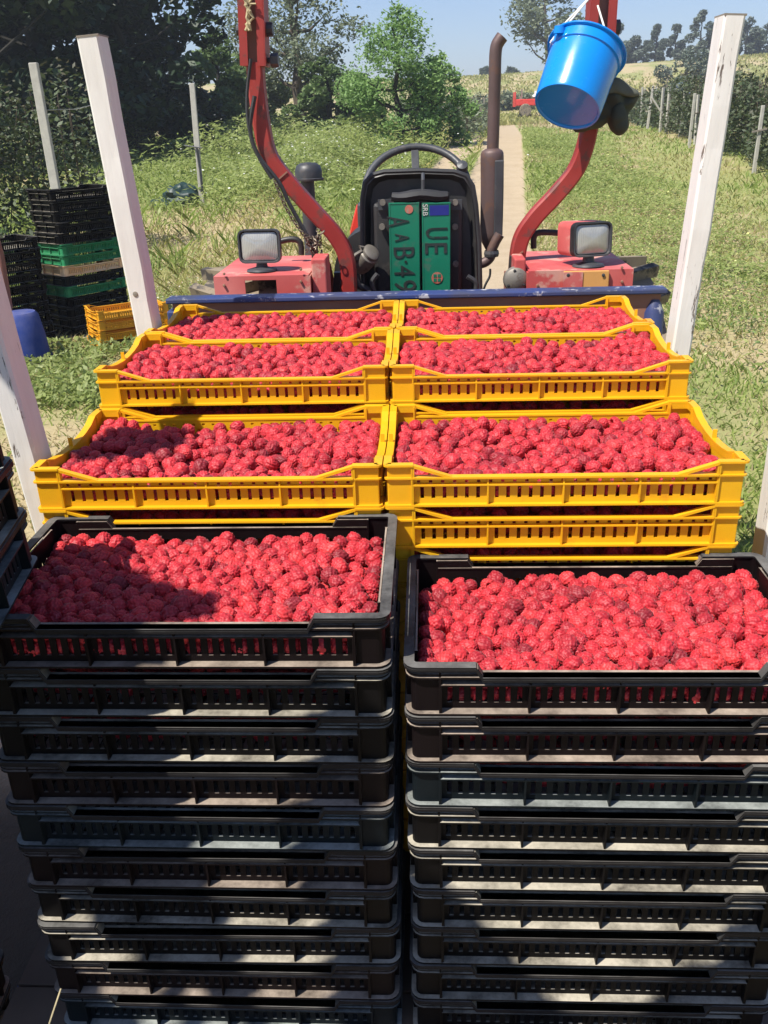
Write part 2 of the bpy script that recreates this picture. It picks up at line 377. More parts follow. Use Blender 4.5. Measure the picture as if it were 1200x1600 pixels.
# ------------------------------------------------------------------ foliage helpers
def rnd_dirs(n):
    d = rng.normal(size=(n,3)); return d/np.linalg.norm(d, axis=1)[:,None]
def leaf_mesh(name, C, size, mat, flat=.5, aspect=.55):
    n = len(C); size = np.broadcast_to(size, (n,))*rng.uniform(.65, 1.3, n)
    nrm = rnd_dirs(n); nrm[:,2] = np.abs(nrm[:,2])+flat; nrm /= np.linalg.norm(nrm, axis=1)[:,None]
    u = np.cross(nrm, rnd_dirs(n)); u /= np.linalg.norm(u, axis=1)[:,None]; v = np.cross(nrm, u)
    s = size[:,None]
    V = np.stack([C-u*s*.5, C+v*s*aspect*.5-nrm*s*.08, C+u*s*.55-nrm*s*.12, C-v*s*aspect*.5-nrm*s*.08], 1).reshape(-1,3)
    F = np.arange(4*n).reshape(-1,4)
    return npmesh(name, V, F, mat)
def blade_mesh(name, C, h, w_, mat, lean=.45):
    n = len(C); a = rng.uniform(0, 2*np.pi, n); h = h*rng.uniform(.5, 1.25, n)
    side = np.stack([np.cos(a), np.sin(a), np.zeros(n)], 1)*(w_ if np.ndim(w_) == 0 else w_[:,None])*.5
    b = rng.uniform(0, 2*np.pi, n); ln = np.stack([np.cos(b), np.sin(b), np.zeros(n)], 1)*(h*lean*rng.uniform(.2,1.2,n))[:,None]
    top = C + ln + np.stack([np.zeros(n), np.zeros(n), h], 1); mid = C + ln*.35 + np.stack([np.zeros(n)]*2+[h*.55], 1)
    V = np.stack([C-side, C+side, mid+side*.8, top, mid-side*.8], 1).reshape(-1,3)
    return npmesh(name, V, np.arange(5*n).reshape(-1,5), mat)
def clumps(centers, radii, n, shell=.55, squash=.8):
    centers = np.array(centers); radii = np.array(radii); w = radii**2; k = rng.choice(len(centers), n, p=w/w.sum())
    d = rnd_dirs(n); r = rng.uniform(shell, 1, n)**.6
    p = d*(radii[k]*r)[:,None]; p[:,2] *= squash
    return centers[k] + p
def tree(label, x, y, H, W, mat, leafs, size, trunk=.15, crown0=.25, nlimb=9, group=None, clus=26, name='tree', lean=0, barkmat=None, spread=1, wisp=.0):
    z0 = float(hgt(x, y))-.05; root = thing(name, label, 'tree', (x, y, z0), group=group)
    tb = MB(); top = Vector((lean*H, 0, H*.82)); path = [Vector((0,0,0))]
    for i in range(1, 7):
        f = i/6; path.append(Vector((lean*H*f + rng.normal()*W*.02, rng.normal()*W*.02, H*.82*f)))
    tb.tube(path, [trunk*(1.25-1.05*i/6) for i in range(7)], 8)
    ends = []
    for i in range(nlimb):
        f = crown0 + (0.95-crown0)*(i+.5)/nlimb; s = path[min(6, int(f*6))]
        an = i*2.4 + rng.uniform(-.4,.4); r = W*.5*spread*math.sin(math.pi*min(.93, max(.2, .25+.75*(f-crown0)/(1-crown0)*.95)))*rng.uniform(.6,1.0)
        e = s + Vector((math.cos(an)*r, math.sin(an)*r, H*rng.uniform(.06,.2)))
        md = (s+e)/2 + Vector((0,0,-.03*H))
        lr = .22 if mat == L_DARK else .45; tb.tube([s, md, e], [trunk*lr, trunk*lr*.65, trunk*.06], 6); ends.append(e)
    obj('trunk', tb, BARKD if mat in (L_DARK, L_BRIGHT, L_MID) else BARK, root, True)
    cs, rs = [], []
    for i in range(clus):
        e = ends[i % len(ends)]; c = e + Vector(rnd_dirs(1)[0])*W*.14
        c.z = min(max(c.z, H*crown0), H*.93); cs.append(tuple(c)); rs.append(W*rng.uniform(.08, .19))
    for i in range(3): cs.append((lean*H+rng.normal()*W*.05, 0, H*(.8+.07*i))); rs.append(W*(.13-.03*i))
    C = clumps(cs, rs, leafs)
    if wisp:
        k = int(leafs*wisp); C = np.concatenate([C, clumps(cs, [r*1.6 for r in rs], k, .8)])
    inst('crown', leaf_mesh('crown', C, size, mat), root)
    return root

# ------------------------------------------------------------------ background trees, left to right
BG = 'trees along the far edge of the meadow'
def gx(u, v, Y): return float(P(u, v, Y)[0])
tree('huge dense dark tree at the far left, filling the upper left corner', gx(-50,200,24), 24, 8.6, 6.8, L_DARK, 15000, .3, .35, .1, 14, BG, 46)
tree('huge dense dark tree behind the tall white stake', gx(72,200,29), 29, 10.5, 6.6, L_DARK, 17000, .34, .35, .08, 14, BG, 50)
tree('dark tree whose crown slopes down to the open sky', gx(222,200,31), 31, 4.6, 3.4, L_DARK, 9000, .3, .3, .06, 12, BG, 40)
tree('very dark round tree filling the gap low behind the white stake', gx(205,200,27), 27, 5.0, 5.0, L_DARK, 9000, .28, .25, .06, 12, BG, 34)
tree('small mid green tree left of the left roll bar leg', gx(345,195,33), 33, 3.5, 2.8, L_MID, 6500, .2, .12, .1, 10, BG, 26)
tree('low bushy tree just behind the left roll bar leg', gx(400,195,38), 38, 3.5, 3.2, L_MID, 6500, .22, .14, .1, 10, BG, 26)
tree('tall loose grey green tree with bare dark trunk right of the left roll bar', gx(470,195,36), 36, 6.6, 3.9, L_OLIVE, 6500, .15, .2, .3, 14, BG, 34, wisp=.35)
tree('dark green bush tree below the loose grey green tree', gx(515,190,33), 33, 2.7, 2.6, L_MID, 6000, .2, .12, .08, 10, BG, 24)
tree('dark low tree between the grey green tree and the bright bushy tree', gx(568,190,36), 36, 2.2, 2.0, L_DARK, 4500, .2, .12, .08, 10, BG, 22)
tree('bright green feathery tree standing beside the dirt track', gx(622,190,27), 27, 3.7, 2.5, L_BRIGHT, 10000, .1, .1, .02, 20, BG, 46, wisp=.5)
tree('rounded green bush tree overhanging the left edge of the track', gx(684,190,28), 28, 2.5, 1.7, L_BRIGHT, 6500, .12, .08, .06, 12, BG, 26, wisp=.15)
# right side and the skyline
SK = 'trees on the skyline of the hill'
tree('tall open tree on the hill left of the blue bucket', gx(852,120,88), 88, 11.5, 6.2, L_OLIVE, 3800, .36, .22, .3, 12, SK, 30, wisp=.2)
for u_, Y_, H_, W_, lb in [
    (905,132,6.4,7,'tree crown showing just right of the blue bucket on the hill'),
    (962,134,6.6,5.5,'skyline tree right of the right roll bar leg'),
    (992,136,4.6,5,'small skyline bush left of the forked tree'),
    (1022,138,6.2,4.2,'thin forked tree standing on the skyline'),
    (1052,138,6.0,4.2,'narrow tree right of the thin forked tree'),
    (1088,134,7.6,5.6,'tallest skyline tree just left of the right white stake'),
    (1128,134,5.2,6,'skyline tree partly behind the right white stake'),
    (1160,136,6.0,6,'skyline tree just right of the right white stake'),
    (1195,138,5.0,8,'broad low skyline tree at the right edge'),
    (1245,138,5.4,8,'broad skyline tree past the right edge'),
    (760,140,1.6,2.6,'tiny bush on the hill crest left of the exhaust pipe'),
    (800,141,1.3,2.6,'tiny bush on the hill crest right of the exhaust pipe')]:
    tree(lb, gx(u_,120,Y_), Y_, H_*.78, W_*.72, L_FAR, 2200, .5, .16, .03, 8, SK, 22)
tree('dark leaning tree in the vineyard slope below the skyline', gx(1068,150,80), 80, 4.2, 4.2, L_FAR, 2400, .3, .14, .25, 9, 'trees in the vineyard slope', 20)
tree('low dark bush on the vineyard slope beside the far cart', gx(1100,150,84), 84, 3.4, 3.6, L_FAR, 2000, .3, .12, .15, 9, 'trees in the vineyard slope', 18)

# raspberry rows with their stakes
def hedge(label, a, b, H, W, n, size, mat, mat2=None, name='raspberry_row'):
    root = thing(name, label, 'raspberry bushes', (a[0], a[1], float(hgt(*a)))); L = math.dist(a, b)
    tdir = np.array([b[0]-a[0], b[1]-a[1]])/L; nd = np.array([-tdir[1], tdir[0]])
    k = max(6, int(L/.55)); cs, rs = [], []
    for i in range(k):
        for lv in range(3):
            s = (i+rng.uniform(.1,.9))/k*L; o = rng.normal()*W*.2; z = H*(.25+.27*lv)*rng.uniform(.85,1.15)
            x, y = a[0]+tdir[0]*s+nd[0]*o, a[1]+tdir[1]*s+nd[1]*o
            cs.append((x-a[0], y-a[1], float(hgt(x,y)-hgt(*a))+z)); rs.append(W*rng.uniform(.35,.6))
    C = clumps(cs, rs, n, .3)
    C[:,2] = np.maximum(C[:,2], .03)
    inst('foliage', leaf_mesh('foliage', C, size, mat), root)
    if mat2:
        C = clumps([(c[0],c[1],c[2]+.18) for c in cs], rs, n//4, .4); C = C[C[:,2] > H*.45]
        inst('dry_foliage', leaf_mesh('dry_foliage', C, size*.8, mat2), root)
    st = MB()
    for i in range(int(L*5)):
        s = rng.uniform(0, L); x, y = a[0]+tdir[0]*s, a[1]+tdir[1]*s; z = float(hgt(x,y)-hgt(*a)); dx, dy = rng.normal(size=2)*.15
        st.tube([(x-a[0],y-a[1],z), (x-a[0]+dx,y-a[1]+dy,z+H*rng.uniform(.8,1.1))], .008, 4)
    tag(obj('canes', st, BARK, root), kind='stuff')
    return root
hedge('big raspberry bush row behind the stacked crates at the left', (-9.5,11.2), (-4.55,12.4), 1.95, 1.5, 17000, .085, L_HEDGE, L_HEDGEB)
hedge('small bright leafy plant row at the foot of the left bushes', (-7.5,10.2), (-4.95,10.9), .55, .6, 3500, .08, L_MID)
hedge('nearest raspberry row on the right, bordering the mown grass', (6.75,16.0), (7.9,31), 1.55, .9, 16000, .1, L_HEDGE, L_HEDGEB)
hedge('long far end of the nearest right raspberry row', (7.95,31.3), (12.6,62), 1.25, .9, 9000, .17, L_HEDGE, L_HEDGEB)
hedge('second raspberry row on the right, behind the nearest', (9.4,16.5), (11.5,42), 1.4, .9, 12000, .14, L_HEDGE, L_HEDGEB)
hedge('third raspberry row on the right', (12.4,18), (16.5,52), 1.35, 1.0, 9000, .18, L_HEDGEB)
hedge('far low vine rows at the foot of the hill beyond the track', (-2,74), (9,82), 1.3, 1.3, 4500, .3, L_OLIVE)
hedge('bush strip along the left edge of the far track', (1.3,31), (3.4,62), 1.0, .8, 6000, .15, L_OLIVE, L_HEDGEB)
def stake(u, v0, v1, Y, w_=.07, lab='', mat=None, arm=False, grp='weathered stakes in the right raspberry rows', lean=0):
    a = P(u, v1, Y); zg = float(hgt(a[0], Y)); b = P(u, v0, Y); h = b[2]-zg
    r = thing('vineyard_stake', lab, 'stake', (a[0], Y, zg), (rng.normal()*.03, lean+rng.normal()*.03, rng.uniform(0,.6)), grp)
    mb = MB(); mb.beam((0,0,-.1), (0,0,h), w_, w_*.8, (0,1,0), .85); obj('post', mb, mat or CONC, r, bevel=w_*.12)
    if arm: mb = MB(); mb.beam((-.16,-w_*.5,h*.62), (.12,-w_*.5,h*.66), .035, .03); obj('cross_arm', mb, GREYWOOD, r)
    return r
for i, (u_, v0, v1, Y_, arm, lb) in enumerate([
    (1178,165,268,19.2,True,'nearest weathered stake, right of the white stake, with a small cross arm'),
    (1086,148,222,25.5,True,'right one of the close pair of grey stakes left of the white stake'),
    (1077,146,226,24.6,False,'left one of the close pair of grey stakes left of the white stake'),
    (1062,145,212,28.5,False,'single pale stake left of the close pair'),
    (1041,136,205,30.5,False,'straight stake where a slanted brace meets it'),
    (1032,137,200,32,False,'stake leaning beside the slanted brace'),
    (1012,134,192,36,False,'pale stake near the far end of the row'),
    (1022,134,188,40,False,'thin stake behind the front row, near the far end'),
    (1002,136,182,44,False,'farthest stake that is seen in the front row'),
    (1050,138,180,42,False,'short stake showing above the bushes under the dark tree'),
    (1097,142,190,35,False,'stake in the second row, close to the white stake'),
    (992,140,175,52,False,'tiny stake at the far left end of the row'),
    (1008,138,172,56,False,'tiny stake behind the far end of the row'),
    (1146,150,200,30,False,'stake hidden low in the bushes right of the white stake')]):
    stake(u_, v0, v1, Y_, .075 if Y_ < 30 else .09, lb, arm=arm)
b_ = MB(); a1 = P(1018,152,31); a2 = P(1036,180,31); b_.beam(tuple(a1), tuple(a2), .06, .05)
tag(obj('slanted_brace', b_, CONC), 'thin pale brace slanting across two stakes of the right row', 'brace')
for u_, Y_, h_, lb in [(728,70,1.3,'far vine stake left of the track end'),(745,72,1.3,'far vine stake beside the end of the track'),(735,76,1.4,'far vine stake a little up the slope'),(812,74,1.4,'far vine stake right of the exhaust pipe'),(756,76,1.3,'far vine stake behind the exhaust pipe')]:
    p = P(u_,180,Y_); r = thing('vine_stake', lb, 'stake', (p[0], Y_, float(hgt(p[0],Y_))), group='far vine stakes at the foot of the hill')
    obj('post', MB().beam((0,0,-.1),(0,0,h_),.1,.1,(0,1,0)), GREYWOOD, r)

# the two stakes on the left side
p0 = P(72,190,10.3); zg = float(hgt(p0[0],10.3)); pt = P(52,98,10.3)
r = thing('trellis_post', 'weathered wooden post rising out of the left raspberry bush', 'post', (p0[0],10.3,zg))
obj('post', MB().beam((0,0,-.2), (pt[0]-p0[0],0,pt[2]-zg), .1, .07, (0,1,0), .9), CONC, r, bevel=.008)
mb = MB(); q0 = P(74,172,10.3); q1 = P(160,160,10.9)
mb.tube([tuple(q0-np.array([p0[0],10.3,zg])), tuple((q0+q1)/2-np.array([p0[0],10.3,zg])+np.array([0,0,-.03])), tuple(q1-np.array([p0[0],10.3,zg]))], .004, 5)
obj('wire', mb, WIRE, r)
p0 = G(316,322); pt = P(300,130,float(p0[1])); r = thing('trellis_post', 'thin grey wooden post alone in the meadow left of the roll bar', 'post', tuple(p0))
v = Vector((pt[0]-p0[0],0,pt[2]-p0[2])); obj('post', MB().beam((0,0,-.1), tuple(v*.5), .085, .07, (0,1,0), .9).beam(tuple(v*.48), tuple(v), .1, .06, (0,1,0), .9), CONC, r, bevel=.008)
mb = MB(); mb.tube([tuple(v*.5+Vector((-.22,-.06,.02))), tuple(v*.5+Vector((.1,-.06,-.03)))], .012, 5); mb.tube([tuple(v*.5+Vector((0,-.06,-.02))), tuple(v*.3+Vector((.03,-.06,0))), tuple(v*.12+Vector((.04,-.06,0)))], .022, 6)
obj('bound_rail', mb, DARKG, r)
# crumpled tarp beside it
def lump(mb, c, sx, sy, sz, seed, n=26, amp=.35):
    q = []; fs = []
    for i in range(n+1):
        for j in range(n):
            th = math.pi*i/n; ph = 2*math.pi*j/n; d = Vector((math.sin(th)*math.cos(ph), math.sin(th)*math.sin(ph), math.cos(th)))
            k = 1 + amp*(noise.fractal(d*1.8+Vector((seed,0,0)), 1, 2, 4) + .5*(1-abs(noise.noise(d*4+Vector((seed,3,0))))*2)*.5)
            q.append((c[0]+d.x*sx*k, c[1]+d.y*sy*k, c[2]+max(d.z, -.2)*sz*k))
    for i in range(n):
        for j in range(n): a = i*n+j; b = i*n+(j+1) % n; fs.append((a, a+n, b+n, b))
    return mb.add(q, fs)
p0 = G(283,322); root = thing('crumpled_tarp', 'crumpled dark green tarp lying on the grass beside the lone grey post', 'tarp', tuple(p0))
obj('cloth', lump(MB(), (0,0,.08), .36,.3,.26, 3.1), TARP, root, True); 
obj('folded_edge', lump(MB(), (-.35,0,.04), .2,.2,.1, 5.7), TARP, root, True)

# far red trailer beside the track and far cart in the slope
p0 = P(838,172,74); zg = float(hgt(p0[0],74)); r = thing('farm_trailer', 'small faraway red farm trailer parked beside the end of the track', 'trailer', (p0[0],74,zg))
obj('bed', MB().box(-1.6,1.9,-.8,.8,.75,1.2), REDH, r, bevel=.05); obj('headboard', MB().box(-1.7,-1.62,-.8,.8,.7,1.7), REDH, r)
for sx in (-.9, .9): obj('wheel', MB().lathe([(0,-.12),(.4,-.12),(.45,0),(.4,.12),(0,.12)], 16, Matrix.Translation((sx,-.85,.45)) @ Matrix.Rotation(R_(90),4,'X')), RUBBER, r)
for sx, hh in ((-1.1,1.2),(.1,1.25),(.9,1.6),(1.5,1.5)): obj('stake', MB().box(sx,sx+.1,.7,.8,1.2,1.2+hh*.6), GREYWOOD, r)
obj('white_sack', lump(MB(), (.1,0,1.4), .35,.4,.3, 2), CORD, r, True)
p0 = P(1075,140,70); zg = float(hgt(p0[0],70)); r = thing('vineyard_cart', 'faraway red cart with a pale blue box in the vineyard slope', 'cart', (p0[0],70,zg))
obj('bed', MB().box(-1.5,1.5,-.6,.6,1.0,1.2), REDH, r); obj('box', MB().box(-.8,.3,-.5,.5,1.2,2.1), simple('pale_blue_sheet', (.18,.26,.4)), r, bevel=.05)
for sx in (-1, 1): obj('wheel', MB().lathe([(0,-.1),(.38,-.1),(.42,0),(.38,.1),(0,.1)], 14, Matrix.Translation((sx,-.65,.42)) @ Matrix.Rotation(R_(90),4,'X')), RUBBER, r)
for sx in (-1.4, 1.35): obj('frame_post', MB().box(sx,sx+.06,.4,.46,1.2,2.4), GREYWOOD, r)

# ------------------------------------------------------------------ grass, weeds and flowers (stuff)
def scatter(n, d0, d1, ang0, ang1):
    d = d0*(d1/d0)**rng.uniform(0, 1, n); a = rng.uniform(ang0, ang1, n)
    return d*np.sin(a), d*np.cos(a), d
def keep(x, y):
    r = roadness(x, y) < .35
    bed = (x > -.72) & (x < .7) & (y > .7) & (y < 4.2)
    return r & ~bed
x, y, d = scatter(110000, 2.3, 45, R_(-34), R_(33))
k = keep(x, y) & (rng.uniform(0,1,len(x)) > dryness(x,y)*.9-.1) & ~((y < 5) & (x < -.6) & (rng.uniform(0,1,len(x)) < .55)); x, y, d = x[k], y[k], d[k]
C = np.stack([x, y, hgt(x,y)-.005], 1)
lush = (patch(x, y) < -.15) | ((x < -3.2) & (y > 14))
hh = .035 + .045*SS(d, 4, 12) + .10*((x < road_c(y)) & (y > 8)) + .04*(np.abs(x-road_c(y)) < 2.2)*(y > 8)
tag(inst('meadow_grass', blade_mesh('meadow_grass', C[~lush], hh[~lush], (.004+.0011*d)[~lush], GRASS, 1.3)), 'mown yellow green meadow grass around the tractor and track', 'grass', kind='stuff')
tag(inst('lush_grass', blade_mesh('lush_grass', C[lush], hh[lush]*1.3, (.005+.0012*d)[lush], GRASSL, 1.2)), 'lusher bright green grass in the damp patches', 'grass', kind='stuff')
x, y, d = scatter(60000, 2.3, 60, R_(-34), R_(33)); k = keep(x, y) & (rng.uniform(0,1,len(x)) < dryness(x,y)*1.2); x, y, d = x[k], y[k], d[k]
C = np.stack([x, y, hgt(x,y)-.005], 1)
tag(inst('dry_grass', blade_mesh('dry_grass', C, .04+.05*SS(d,4,14)+.3*SS(d,40,60), .004+.0012*d, DRYG, 1.1)), 'straw coloured dry grass over the trampled ground', 'grass', kind='stuff')
x, y, d = scatter(30000, 62, 150, R_(-12), R_(34)); C = np.stack([x, y, hgt(x,y)], 1)
tag(inst('hill_grass', blade_mesh('hill_grass', C, np.full(len(x), .25), .1+.001*d, GRASS, .9)), 'dry yellow grass covering the distant hill', 'grass', kind='stuff')
# green leafy clump at the left foot of the trailer, near the yellow crates
x = rng.uniform(-3.3,-1.35,9000); y = rng.uniform(5.2,6.9,9000); k = (np.sin(x*4)+np.sin(y*3.1+x) > -.9); x, y = x[k], y[k]
C = np.stack([x, y, rng.uniform(.01,.1,len(x))], 1)
tag(inst('ground_weeds', leaf_mesh('ground_weeds', C, .05, L_WEED, .4, .45)), 'leafy green ground weeds between the trailer and the yellow crates', 'weeds', kind='stuff')
# tall weeds left of track + right verge
def weeds(label, cx, cy, sx, sy, n, H, mat, size, fl, flm, fsize):
    x = rng.normal(cx, sx, n); y = rng.normal(cy, sy, n); k = keep(x, y); x, y = x[k], y[k]
    hg = H*(.55+.45*np.sin(x*1.9+y)*np.cos(y*1.3)); z = rng.uniform(0,1,len(x))**.8*hg
    C = np.stack([x, y, hgt(x,y)+z], 1)
    tag(inst('tall_weeds', leaf_mesh('tall_weeds', C, size, mat, 1.1, .35)), label, 'weeds', kind='stuff')
    x = rng.normal(cx, sx*.9, fl); y = rng.normal(cy, sy*.9, fl); k = keep(x, y); x, y = x[k], y[k]
    hg = H*(.55+.45*np.sin(x*1.9+y)*np.cos(y*1.3)); C = np.stack([x, y, hgt(x,y)+hg*rng.uniform(.75,1.15,len(x))], 1)
    tag(inst('wild_flowers', leaf_mesh('wild_flowers', C, fsize, flm, 1.5, .9)), 'small pale wild flowers over '+label, 'flowers', kind='stuff')
weeds('tall flowering weeds behind the air intake, left of the track', -2.0, 21, 1.6, 2.8, 22000, .8, L_WEED, .12, 600, PETAL, .045)
weeds('tall weeds at the feet of the loose grey green tree', -4.6, 27, 2.2, 2.0, 14000, 1.05, L_WEED, .15, 200, PETAL, .05)
weeds('rough weeds in the meadow beside the lone post', -5.6, 21, 1.6, 3.2, 9000, .38, L_WEED, .1, 120, PETAL, .04)
weeds('white flowered weeds beside the left fender', -2.55, 9.2, .9, 1.4, 12000, .17, L_WEED, .045, 420, PETAL, .016)
weeds('flowering verge along the right edge of the track', 2.9, 13.0, .75, 3.6, 17000, .3, L_WEED, .06, 800, PETALY, .02)
weeds('shaggy verge beside the far part of the track', 3.4, 24, .7, 6, 12000, .42, L_WEED, .1, 250, PETALY, .03)
weeds('low clover in the mown grass right of the right fender', 2.2, 9.4, .9, 1.8, 8000, .1, L_MID, .04, 150, PETALY, .014)

# ------------------------------------------------------------------ crates
LC, DC = .5, .29
def rpath(L, D, r, xb=(), yb=(), seg=4):       # rounded rectangle, anticlockwise from the front left
    pts = []
    def side(p0, p1, n_, br):
        for s in br: pts.append((p0[0]+(p1[0]-p0[0])*s, p0[1]+(p1[1]-p0[1])*s, n_[0], n_[1]))
    hx, hy = L/2, D/2
    xs_ = [(b)/(L-2*r) for b in xb]; ys_ = [(b)/(D-2*r) for b in yb]
    def arc(cx, cy, a0):
        for i in range(seg+1):
            a = a0 + math.pi/2*i/seg; pts.append((cx+r*math.cos(a), cy+r*math.sin(a), math.cos(a), math.sin(a)))
    side((-hx+r,-hy), (hx-r,-hy), (0,-1), xs_); arc(hx-r,-hy+r,-math.pi/2)
    side((hx,-hy+r), (hx,hy-r), (1,0), ys_); arc(hx-r,hy-r,0)
    side((hx-r,hy), (-hx+r,hy), (0,1), xs_); arc(-hx+r,hy-r,math.pi/2)
    side((-hx,hy-r), (-hx,-hy+r), (-1,0), ys_); arc(-hx+r,-hy+r,math.pi)
    return pts
def make_crate(kind):
    if kind == 'black':
        H, r, c, lo, inset, th = .0685, .016, .042, .0515, .012, .0022
        zs0, zs1, ledge = .011, .037, .0405; nsl, sw = 7, .0058; tab = .084
    else:
        H, r, c, lo, inset, th = .0635, .006, .040, .042, .008, .0022
        zs0, zs1, ledge = .010, .0275, .031; nsl, sw = 6, .0052; tab = .04
    ms = {}
    def wall(W, top, dip=0, name='w'):
        mb = MB(); x0, x1 = -W/2, W/2; y0, y1 = inset, inset+th
        n = 4 if W > .3 else 2; sec = W/n
        if name == 'end' and kind == 'black': zs1_, top_ = zs1, H-.003
        else: zs1_, top_ = zs1, top
        mb.box(x0,x1,y0,y1,0,zs0)                                   # lower band
        for i in range(n):                                          # bars between the slots
            a = x0+i*sec; e = (sec-nsl*sw)/(nsl+1) if W > .3 else (sec-6*sw)/7; k = nsl if W > .3 else 6
            for j in range(k+1):
                p = a+j*(sw+e); mb.box(p, p+e, y0, y1, zs0, zs1_)
        if kind == 'yellow' and not dip:                            # small row of square holes under the rim
            mb.box(x0,x1,y0,y1,zs1_,ledge+.0025); m_ = int(W/.0165)
            for j in range(m_+1):
                p = x0 + j*W/m_; mb.box(max(x0,p-.006), min(x1,p+.006), y0, y1, ledge+.0025, ledge+.0065)
            mb.box(x0,x1,y0,y1,ledge+.0065,top_)
        elif not dip: mb.box(x0,x1,y0,y1,zs1_,top_)
        else:
            for j in range(10):
                p = x0+W*j/10; f = math.sin(math.pi*(j+.5)/10)**.6; mb.box(p, p+W/10, y0, y1, zs1_, top_-dip*f)
        mb.box(x0,x1,0,y0,0,.0028)                                  # bottom flange
        mb.box(x0,x1,.0008,y0,ledge,ledge+.0022)                    # ledge over the slots
        if top_ == lo: mb.box(x0,x1,-.0005,y1+.001,lo,lo+.0028)     # low rim
        for i in range(n+1):
            p = x0+i*sec; a = max(x0, p-.0012); b = min(x1, p+.0012)
            mb.box(a, b, .001, y0, .0028, ledge); mb.box(a, b, .002, y0, ledge+.0022, top_)
        return mb
    Wl, We = LC-2*c, DC-2*c
    ms['long'] = wall(Wl, lo).mesh('long_wall')
    ms['end'] = wall(We, H-.003, .016 if kind == 'yellow' else 0, 'end').mesh('end_wall')
    # corner: front left, drawn from the end of the side segment round to the long side
    full = rpath(LC, DC, r, (0.0001,), (0.0001,)); seg = full[-5:]
    pth = [(-LC/2, -DC/2+c, -1, 0)] + seg + [(-LC/2+c, -DC/2, 0, -1)]
    cb = MB(); q = inset*.55
    cb.strip(pth, q, q+th, 0, H-.003)
    cb.strip(pth, 0, q, 0, .0028)
    cb.strip(pth, .0005, q, lo-.0006, lo+.0018)
    if kind == 'black': cb.strip(pth, .0008, q, H-.0125, H-.0105)
    for (x, y, nx_, ny_) in (pth[0], pth[-1]):
        if abs(ny_) > .5: cb.box(x-.0024, x-.0002, -DC/2+.0008, -DC/2+q+th+.006, .0028, H-.003)
        else: cb.box(-LC/2+.0008, -LC/2+q+th+.006, y-.0024, y-.0002, .0028, H-.003)
    if kind == 'black':                                             # tab that runs on along the long side
        xa, xb_ = -LC/2+c, -LC/2+tab; y0 = -DC/2+inset
        cb.add([(xa,y0,lo+.003),(xb_+.007,y0,lo+.003),(xb_,y0,H-.003),(xa,y0,H-.003),(xa,y0+th,lo+.003),(xb_+.007,y0+th,lo+.003),(xb_,y0+th,H-.003),(xa,y0+th,H-.003)],
               [(0,1,2,3),(7,6,5,4),(0,4,5,1),(1,5,6,2),(2,6,7,3),(3,7,4,0)])
        cb.box(xa, xb_+.003, -DC/2+.001, y0, H-.0125, H-.0105)
        cb.beam((xb_+.006, -DC/2+.006, lo+.003), (xb_, -DC/2+.006, H-.003), .0022, .012, (0,1,0))
    else:                                                           # diagonal brace from the corner down to the low rim
        cb.beam((-LC/2+c-.002, -DC/2+.0045, H-.002), (-LC/2+.094, -DC/2+.0045, lo+.0015), .0085, .0038, (0,0,1))
        cb.box(-LC/2+c+.0002, -LC/2+c+.0024, -DC/2+.001, -DC/2+inset+th, lo+.003, H-.003)
    ms['corner'] = cb.mesh('corner_post')
    cbm = MB(); cbm.v = [(-x, y, z) for x, y, z in cb.v]; cbm.f = [tuple(reversed(f)) for f in cb.f]; ms['cornerm'] = cbm.mesh('corner_post')
    # rims
    rb = MB()
    if kind == 'black':
        e = tab-r; e2 = e+.008; Lr = LC-2*r
        p_ = rpath(LC+.003, DC+.003, r, (0.0001, e, e2, Lr-e2, Lr-e, Lr-.0001), (0.0001, (DC-2*r)/2))
        zt = []
        for (x, y, nx_, ny_) in p_:
            low = abs(ny_) > .99 and abs(x) < LC/2-tab-.004
            zt.append(lo+.0028 if low else H)
        rb.strip(p_, 0, .0125, [z-.0028 for z in zt], zt, True)
        rb.strip(p_, -.0002, .0022, [z-.0062 for z in zt], [z-.0028 for z in zt], True)      # turned-down lip
    else:
        for s in (-1, 1):
            rb = MB(); pts = [(s*(LC/2-c-.001), -DC/2, 0, -1, 0), (s*(LC/2-r), -DC/2, 0, -1, 0)]
            for i in range(1, 5): a = math.pi/2*i/4; pts.append((s*(LC/2-r+r*math.sin(a)), -DC/2+r-r*math.cos(a), s*math.sin(a), -math.cos(a), 0))
            for f in (0,.12,.25,.4,.5,.6,.75,.88,1):
                yy = -DC/2+c + (DC-2*c)*f; pts.append((s*LC/2, yy, s, 0, .016*math.sin(math.pi*f)**.6 if 0 < f < 1 else 0))
            for i in range(0, 4): a = math.pi/2*i/4; pts.append((s*(LC/2-r+r*math.cos(a)), DC/2-r+r*math.sin(a), s*math.cos(a), math.sin(a), 0))
            pts += [(s*(LC/2-r), DC/2, 0, 1, 0), (s*(LC/2-c-.001), DC/2, 0, 1, 0)]
            if s < 0: pts = pts[::-1]
            zt = [H-q_[4] for q_ in pts]; pp = [q_[:4] for q_ in pts]
            rb.strip(pp, -.0006, .0105, [z-.003 for z in zt], zt)
            rb.strip([(a,b,c_,d_) for a,b,c_,d_ in pp], .0085, .0105, [z-.0122 for z in zt], [z-.0028 for z in zt]); ms['rim' if s < 0 else 'rimb'] = rb.mesh('rim')
    if kind == 'black': ms['rim'] = rb.mesh('rim')
    fb = MB(); hx, hy = LC/2-.0125, DC/2-.0125
    n = 24
    for i in range(n): a = -hx+2*hx*i/n; fb.box(a, a+2*hx/n*.66, -hy, hy, .0004, .003)
    for i in range(9): b = -hy+2*hy*i/8.6; fb.box(-hx, hx, b, min(hy, b+.012), .001, .0045)
    ms['floor'] = fb.mesh('floor')
    for k_, me in ms.items(): me.materials.append(BLACK if kind == 'black' else YELLOW)
    ms['H'] = H
    return ms
CB, CY = make_crate('black'), make_crate('yellow')
